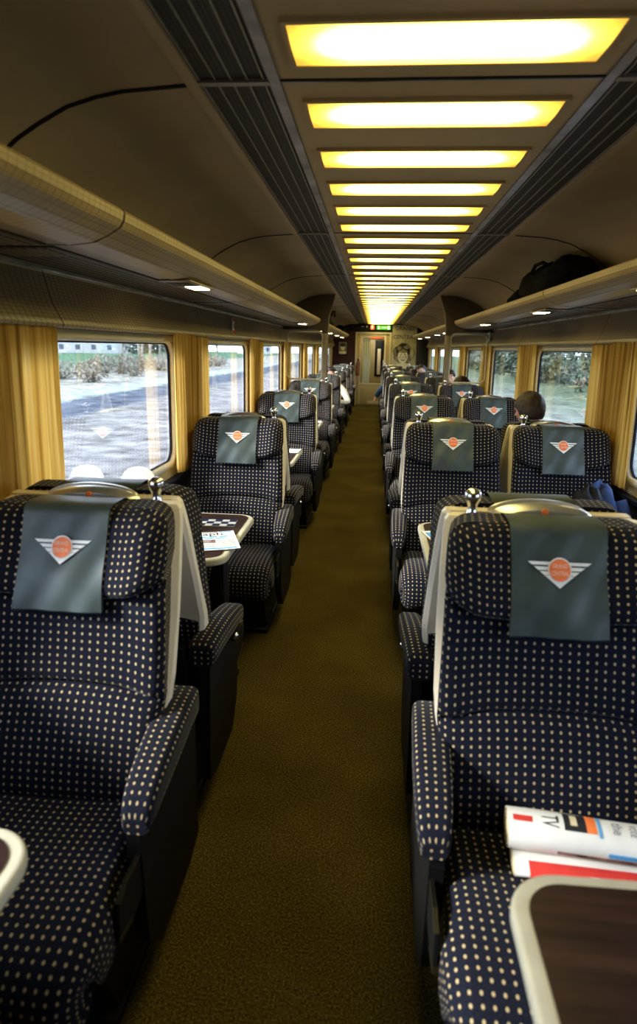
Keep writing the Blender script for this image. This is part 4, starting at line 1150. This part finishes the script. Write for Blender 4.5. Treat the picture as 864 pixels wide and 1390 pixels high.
    # clothing: torso with sleeves, trousers, shoes
    def sub(ids, grow, mat, nm, cut=None):
        mp = {o: i for i, o in enumerate(ids)}; vv = [V[i] for i in ids]; ee = [(mp[a], mp[b]) for a, b in E if a in mp and b in mp]
        rr = []
        for i in ids:
            r = Rr[i]; rr.append(tuple(x + grow for x in r) if isinstance(r, tuple) else r + grow)
        m_ = skin_mesh(vv, ee, rr, None, .009, 2); m_.materials.clear(); m_.materials.append(M[mat]); m_.name = nm
        o = bpy.data.objects.new(nm, m_); col.objects.link(o); o.parent = root
    sub([0, 1, 2, 3, 6, 7, 8, 9, 10, 11, 12, 13], .016, top, 'shirt')
    sub([0] + list(range(14, 14 + 5)) + list(range(20, 25)), .014, legs, 'trousers')
    for s, i in ((-1, 18), (1, 24)):
        q = MB(); c = V[i]; rows = []
        for y, w, h in ((.055, .030, .06), (.03, .042, .085), (-.03, .044, .075), (-.10, .048, .06), (-.16, .044, .048), (-.20, .026, .032)):
            rows.append([(c[0] + w * math.cos(t * PI / 6), c[1] + y, max(.002, .03 + (h - .03 if math.sin(t * PI / 6) > 0 else .03) * math.sin(t * PI / 6))) for t in range(12)])
        q.grid(rows, 'black', cu=True); n = len(q.v); q.face(range(n - 72, n - 60), 'black'); q.face(range(n - 12, n), 'black'); q.build('shoe', root)
    return root

person((.86, YC[1] + .47, 0), PI, 'man with short greying brown hair seen from behind, second window seat row right', 'hair_grey', 'shirt_dark', slouch=.04, lean=-.18)
person((.985, 9.85, 0), 0, 'dark-haired man facing the camera behind the right-hand draught screen', 'hair', 'shirt_dark', slouch=.07, lean=.1, arms=[[(-.19, -.02, .80), (-.20, -.16, .66), (-.12, -.34, .64)], [(.19, -.02, .80), (.20, -.16, .66), (.12, -.34, .64)]])
person((.995, YC[3] + .46, 0), PI, 'person with bushy dark hair seen from behind beside the right draught screen', 'hair', 'shirt_dark', slouch=.12, lean=-.1, big_hair=True, arms=[[(-.19, -.02, .80), (-.20, -.16, .66), (-.12, -.34, .64)], [(.19, -.02, .80), (.20, -.16, .66), (.12, -.34, .64)]])
person((-.90, 11.88, 0), 0, 'dark-haired person in white shirt leaning forward, left seats beyond the screen', 'hair', 'shirt_white', slouch=.13, lean=.25, arms=[[(-.21, -.02, .78), (-.25, -.14, .56), (-.10, -.34, .60)], [(.23, -.04, .78), (.33, -.16, .58), (.16, -.36, .60)]])
person((.87, 13.98, 0), 0, 'pink-faced person facing the camera near the far end, right window seat', 'hair', 'shirt_dark', slouch=.10)
person((.34, YC[5] + .46, 0), PI, 'person in blue denim seen from behind, arm hanging into the aisle', 'hair', 'denim', slouch=.12, lean=-.1, arms=[[(-.205, 0, .82), (-.255, -.06, .60), (-.16, -.28, .56)], [(.24, .0, .84), (.36, .0, .72), (.42, .02, .61)]])

# ------------------------------------------------------------------ outside
def band_ground(name, X0, X1, bands, mname):
    m = bpy.data.materials.new(mname); t, ns, ls, b = nt(m)
    tc = ns.new('ShaderNodeTexCoord'); sp = ns.new('ShaderNodeSeparateXYZ'); ls.new(tc.outputs['Object'], sp.inputs[0])
    n = ns.new('ShaderNodeTexNoise'); n.inputs['Scale'].default_value = 1.1; n.inputs['Detail'].default_value = 9; n.inputs['Roughness'].default_value = .7; ls.new(tc.outputs['Object'], n.inputs['Vector'])
    n2 = ns.new('ShaderNodeTexNoise'); n2.inputs['Scale'].default_value = .35; ls.new(tc.outputs['Object'], n2.inputs['Vector'])
    ax = math_n(ns, ls, 'ABSOLUTE', sp.outputs[0]); k = math_n(ns, ls, 'ADD', ax, math_n(ns, ls, 'MULTIPLY_ADD', n2.outputs['Fac'], 2.0, -1.0))
    f = math_n(ns, ls, 'DIVIDE', k, 120)
    r = ramp(ns, [(p / 120, c) for p, c in bands]); ls.new(f, r.inputs['Fac'])
    r2 = ramp(ns, [(.3, (.35, .34, .34)), (.7, (1.55, 1.52, 1.5))]); ls.new(n.outputs['Fac'], r2.inputs['Fac'])
    mx = ns.new('ShaderNodeMix'); mx.data_type = 'RGBA'; mx.blend_type = 'MULTIPLY'; mx.inputs[0].default_value = 1
    ls.new(r.outputs['Color'], mx.inputs[6]); ls.new(r2.outputs['Color'], mx.inputs[7]); ls.new(mx.outputs[2], b.inputs['Base Color']); b.inputs['Roughness'].default_value = 1; b.inputs['Specular IOR Level'].default_value = 0
    M[mname] = m
    mb = MB(); mb.grid([[(x, y, -1.2) for x in (X0, (X0 + X1) / 2, X1)] for y in (-150, 0, 150, 300)], mname, smooth=False)
    o = mb.build(name); o['kind'] = 'structure'; return o
band_ground('ground_left', -220, -1.5, [(0, (0.195, 0.176, 0.156)), (8.5, (0.247, 0.227, 0.202)), (11.2, (0.208, 0.195, 0.176)), (11.8, (0.111, 0.117, 0.130)), (14.6, (0.124, 0.130, 0.143)), (15.2, (0.312, 0.351, 0.299)), (18.5, (0.286, 0.267, 0.215)), (30, (0.247, 0.234, 0.195)), (33, (0.098, 0.156, 0.098)), (60, (0.091, 0.156, 0.091))], 'field_left')
band_ground('ground_right', 1.5, 220, [(0, (.26, .24, .22)), (6, (.20, .20, .17)), (12, (.12, .14, .09)), (60, (.10, .15, .08))], 'field_right')
M['scrub'] = plain('winter_scrub', (.30, .27, .22), 1, noise=.35, scale=3, spec=0)
M['scrub_dark'] = plain('dark_hedge', (.055, .062, .05), 1, noise=.4, scale=2, spec=0)
M['bark'] = plain('pale_bark', (.28, .25, .21), 1, noise=.3, scale=4, spec=0)
M['snowpatch'] = plain('pale_puddle', (.75, .78, .80), .4, noise=.05)
M['roof_slate'] = plain('slate_roof', (.16, .17, .20), .8); M['house_white'] = plain('white_render', (.50, .48, .43), .9, noise=.04, scale=.5); M['house_glass'] = plain('dark_window_glass', (.08, .10, .14), .2)
M['leaf_pale'] = plain('pale_scrub_leaf', (.26, .23, .18), 1, noise=.3, scale=2, spec=0); M['leaf_dark'] = plain('dark_hedge_leaf', (.075, .09, .065), 1, noise=.4, scale=1, spec=0)
def leafy(mb, c, r, n, size, mat, rnd):
    for _ in range(n):
        while True:
            p = Vector((rnd.uniform(-1, 1), rnd.uniform(-1, 1), rnd.uniform(-1, 1)))
            if p.length < 1: break
        p = p.normalized() * (p.length ** .5)
        q = Vector((c[0] + p.x * r[0], c[1] + p.y * r[1], c[2] + p.z * r[2]))
        a = Vector((rnd.uniform(-1, 1), rnd.uniform(-1, 1), rnd.uniform(-1, 1))).normalized() * size * rnd.uniform(.5, 1.3); b_ = a.orthogonal().normalized() * size * .5
        mb.add([q - a, q + b_, q + a, q - b_], [(0, 1, 2, 3)], mat)
def bush(x, y, r, h, mat, seed, n=420):
    rnd = random.Random(seed); mb = MB()
    leafy(mb, (0, 0, h * .5), (r, r, h * .5), n, .13, 'leaf_pale' if mat == 'scrub' else 'leaf_dark', rnd)
    for i in range(40):
        a = rnd.random() * 6.28; s_ = r * (.2 + rnd.random() * .8); mb.tube([(s_ * .2 * math.cos(a), s_ * .2 * math.sin(a), 0), (s_ * .6 * math.cos(a), s_ * .6 * math.sin(a), h * .5), (s_ * math.cos(a), s_ * math.sin(a), h * (.7 + .4 * rnd.random()))], [.03, .02, .006], mat, 4)
    return mb
def bare_tree(h, seed, mat='bark', crown=None):
    rnd = random.Random(seed); mb = MB()
    def br(p, d, L, r, lv):
        q_ = p + d * L; mb.tube([p, (p + q_) / 2 + Vector((rnd.uniform(-.05, .05), rnd.uniform(-.05, .05), 0)) * L, q_], [r, r * .8, r * .6], mat, 5)
        if lv == 0: return
        for _ in range(4 if lv > 1 else 5):
            nd = (d + Vector((rnd.uniform(-.8, .8), rnd.uniform(-.8, .8), rnd.uniform(-.1, .6)))).normalized(); br(p + d * L * rnd.uniform(.55, 1), nd, L * rnd.uniform(.5, .75), r * .5, lv - 1)
    br(Vector((0, 0, 0)), Vector((0, 0, 1)), h * .4, h * .022, 3)
    return mb
rnd = random.Random(11); bp_ = [bush(0, 0, 1.3, 1.5, 'scrub', i).mesh('scrub_bush') for i in range(4)]
spots = [(-20.5 - (i % 3) * 3.2 + rnd.uniform(-.5, .5), 14 + i * 3.4) for i in range(24)]
for i, (x, y) in enumerate(spots):
    o = bpy.data.objects.new('scrub_bush', bp_[i % 4]); col.objects.link(o); o.location = (x, y, -1.2); o.rotation_euler.z = i * 1.3; o.scale = (1, 1, .7 + .5 * rnd.random())
    tag(o, 'pale winter scrub bush in the rough ground beyond the left windows', 'bush', 'scrub bushes beyond the left windows')
tm = [bare_tree(9 + i, i).mesh('bare_tree') for i in range(3)]
for i, (x, y) in enumerate(((-31, 78), (-29.5, 84), (-34, 92), (-27, 74), (-37, 104), (-40, 118), (-24, 97), (-30, 108))):
    o = bpy.data.objects.new('bare_tree', tm[i % 3]); col.objects.link(o); o.location = (x, y, -1.2); o.rotation_euler.z = i
    tag(o, 'bare winter tree at the field edge beyond the left windows', 'tree', 'bare trees beyond the left windows')
mb = MB(); rr_ = random.Random(5)
for i in range(34): leafy(mb, (17 + rr_.uniform(-2, 2), -4 + i * 3.6, rr_.uniform(.2, .8)), (3.0, 2.8, 2.2 + rr_.random() * 2.2), 520, .30, 'leaf_dark', rr_)
tag(mb.build('hedgerow'), 'dark evergreen lineside hedge beyond the right windows', 'hedge', kind='stuff')
mb = MB()
for i in range(14): leafy(mb, (-66 + rr_.uniform(-2, 2), 176 + i * 5, 1.2), (3.0, 3.6, 2.4), 200, .5, 'leaf_dark', rr_)
tag(mb.build('hedgerow'), 'dark hedge behind the green field beyond the left windows', 'hedge', kind='stuff')
def house(x, y, w, d, h, wall, nwin, label, rz=0):
    root = empty('house', (x, y, -1.2), rz); tag(root, label, 'building')
    q = MB(); q.box(-d / 2, d / 2, -w / 2, w / 2, 0, h, wall); q.build('wall', root)
    q = MB(); q.prism([(-d / 2 - .3, h), (0, h + d * .32), (d / 2 + .3, h)], -w / 2 - .3, w / 2 + .3, 'roof_slate'); q.build('roof', root)
    s = 1 if x < 0 else -1
    for f in range(2):
        for i in range(nwin):
            yy = -w / 2 + w * (i + .5) / nwin; q = MB(); q.box(*sorted((s * d / 2, s * (d / 2 + .06))), yy - .6, yy + .6, 1 + f * 2.7, 2.3 + f * 2.7, 'house_glass'); q.build('window', root)
    q = MB(); q.box(-.4, .4, w / 2 - 1.4, w / 2 - .5, h + d * .15, h + d * .32 + 1, wall); q.build('chimney', root)
house(-84, 176, 30, 9, 6.2, 'house_white', 7, 'long white building across the field beyond the nearest left window', -.9)
house(-44, 236, 10, 8, 4.6, 'house_white', 3, 'smaller white house across the field to the right of the long one', -.9)
house(44, 88, 16, 9, 5.6, 'brick', 3, 'brick house behind the hedge beyond the right windows')

# ------------------------------------------------------------------ world, light
w = bpy.data.worlds.new('sky'); bpy.context.scene.world = w; w.use_nodes = True
ns, ls = w.node_tree.nodes, w.node_tree.links; bg = ns['Background']
tc = ns.new('ShaderNodeTexCoord'); sp = ns.new('ShaderNodeSeparateXYZ'); ls.new(tc.outputs['Generated'], sp.inputs[0])
r = ramp(ns, [(0, (.52, .60, .74)), (.08, (.62, .72, .90)), (.5, (.45, .58, .85)), (1, (.35, .5, .8))]); ls.new(sp.outputs[2], r.inputs['Fac'])
n = ns.new('ShaderNodeTexNoise'); n.inputs['Scale'].default_value = 3; ls.new(tc.outputs['Generated'], n.inputs['Vector'])
mx = ns.new('ShaderNodeMix'); mx.data_type = 'RGBA'; ls.new(math_n(ns, ls, 'MULTIPLY', n.outputs['Fac'], .6), mx.inputs[0]); ls.new(r.outputs['Color'], mx.inputs[6]); mx.inputs[7].default_value = (.85, .88, .95, 1)
ls.new(mx.outputs[2], bg.inputs['Color']); bg.inputs['Strength'].default_value = 4.5
sd = bpy.data.lights.new('low_winter_sun', 'SUN'); sd.energy = 5; sd.angle = .2; sd.color = (1, .93, .82)
so = bpy.data.objects.new('low_winter_sun', sd); col.objects.link(so); so.rotation_euler = Vector((.80, .35, -.48)).to_track_quat('-Z', 'Y').to_euler()
# sky portals at the windows (sampling helpers for the sky, they add no light)
for sgn in (-1, 1):
    pd = bpy.data.lights.new('window_portal', 'AREA'); pd.shape = 'RECTANGLE'; pd.size = .75; pd.size_y = Y1 - Y0 + .2
    pd.cycles.is_portal = True
    po_ = bpy.data.objects.new('window_portal', pd); col.objects.link(po_); po_.location = (sgn * 1.37, (Y0 + Y1) / 2, 1.22)
    po_.rotation_euler = (0, PI / 2 * sgn, 0)
    if sgn < 0: po_.rotation_euler = (0, -PI / 2, 0)

# ------------------------------------------------------------------ camera
p, yw, ro = .2027, .082, .0198
f = Vector((-math.sin(yw) * math.cos(p), math.cos(yw) * math.cos(p), -math.sin(p))); rt = Vector((math.cos(yw), math.sin(yw), 0)); u = rt.cross(f)
rt2 = math.cos(ro) * rt + math.sin(ro) * u; u2 = -math.sin(ro) * rt + math.cos(ro) * u
cd = bpy.data.cameras.new('camera'); cam = bpy.data.objects.new('camera', cd); col.objects.link(cam)
cam.matrix_world = Matrix(((rt2.x, u2.x, -f.x, -.1343), (rt2.y, u2.y, -f.y, 0), (rt2.z, u2.z, -f.z, 1.55), (0, 0, 0, 1)))
cd.sensor_fit = 'VERTICAL'; cd.sensor_height = 36; cd.sensor_width = 36; cd.lens = 867.1 / 1390 * 36; cd.shift_y = -45 / 1390; cd.clip_start = .05; cd.clip_end = 500
cd.dof.use_dof = True; cd.dof.focus_distance = 3.6; cd.dof.aperture_fstop = 2.8
sc = bpy.context.scene; sc.camera = cam
sc.view_settings.view_transform = 'Standard'; sc.view_settings.look = 'Medium High Contrast'; sc.view_settings.exposure = 0.55
sc.cycles.max_bounces = 8; sc.cycles.transparent_max_bounces = 12; sc.cycles.sample_clamp_indirect = 6
sc.cycles.use_denoising = True
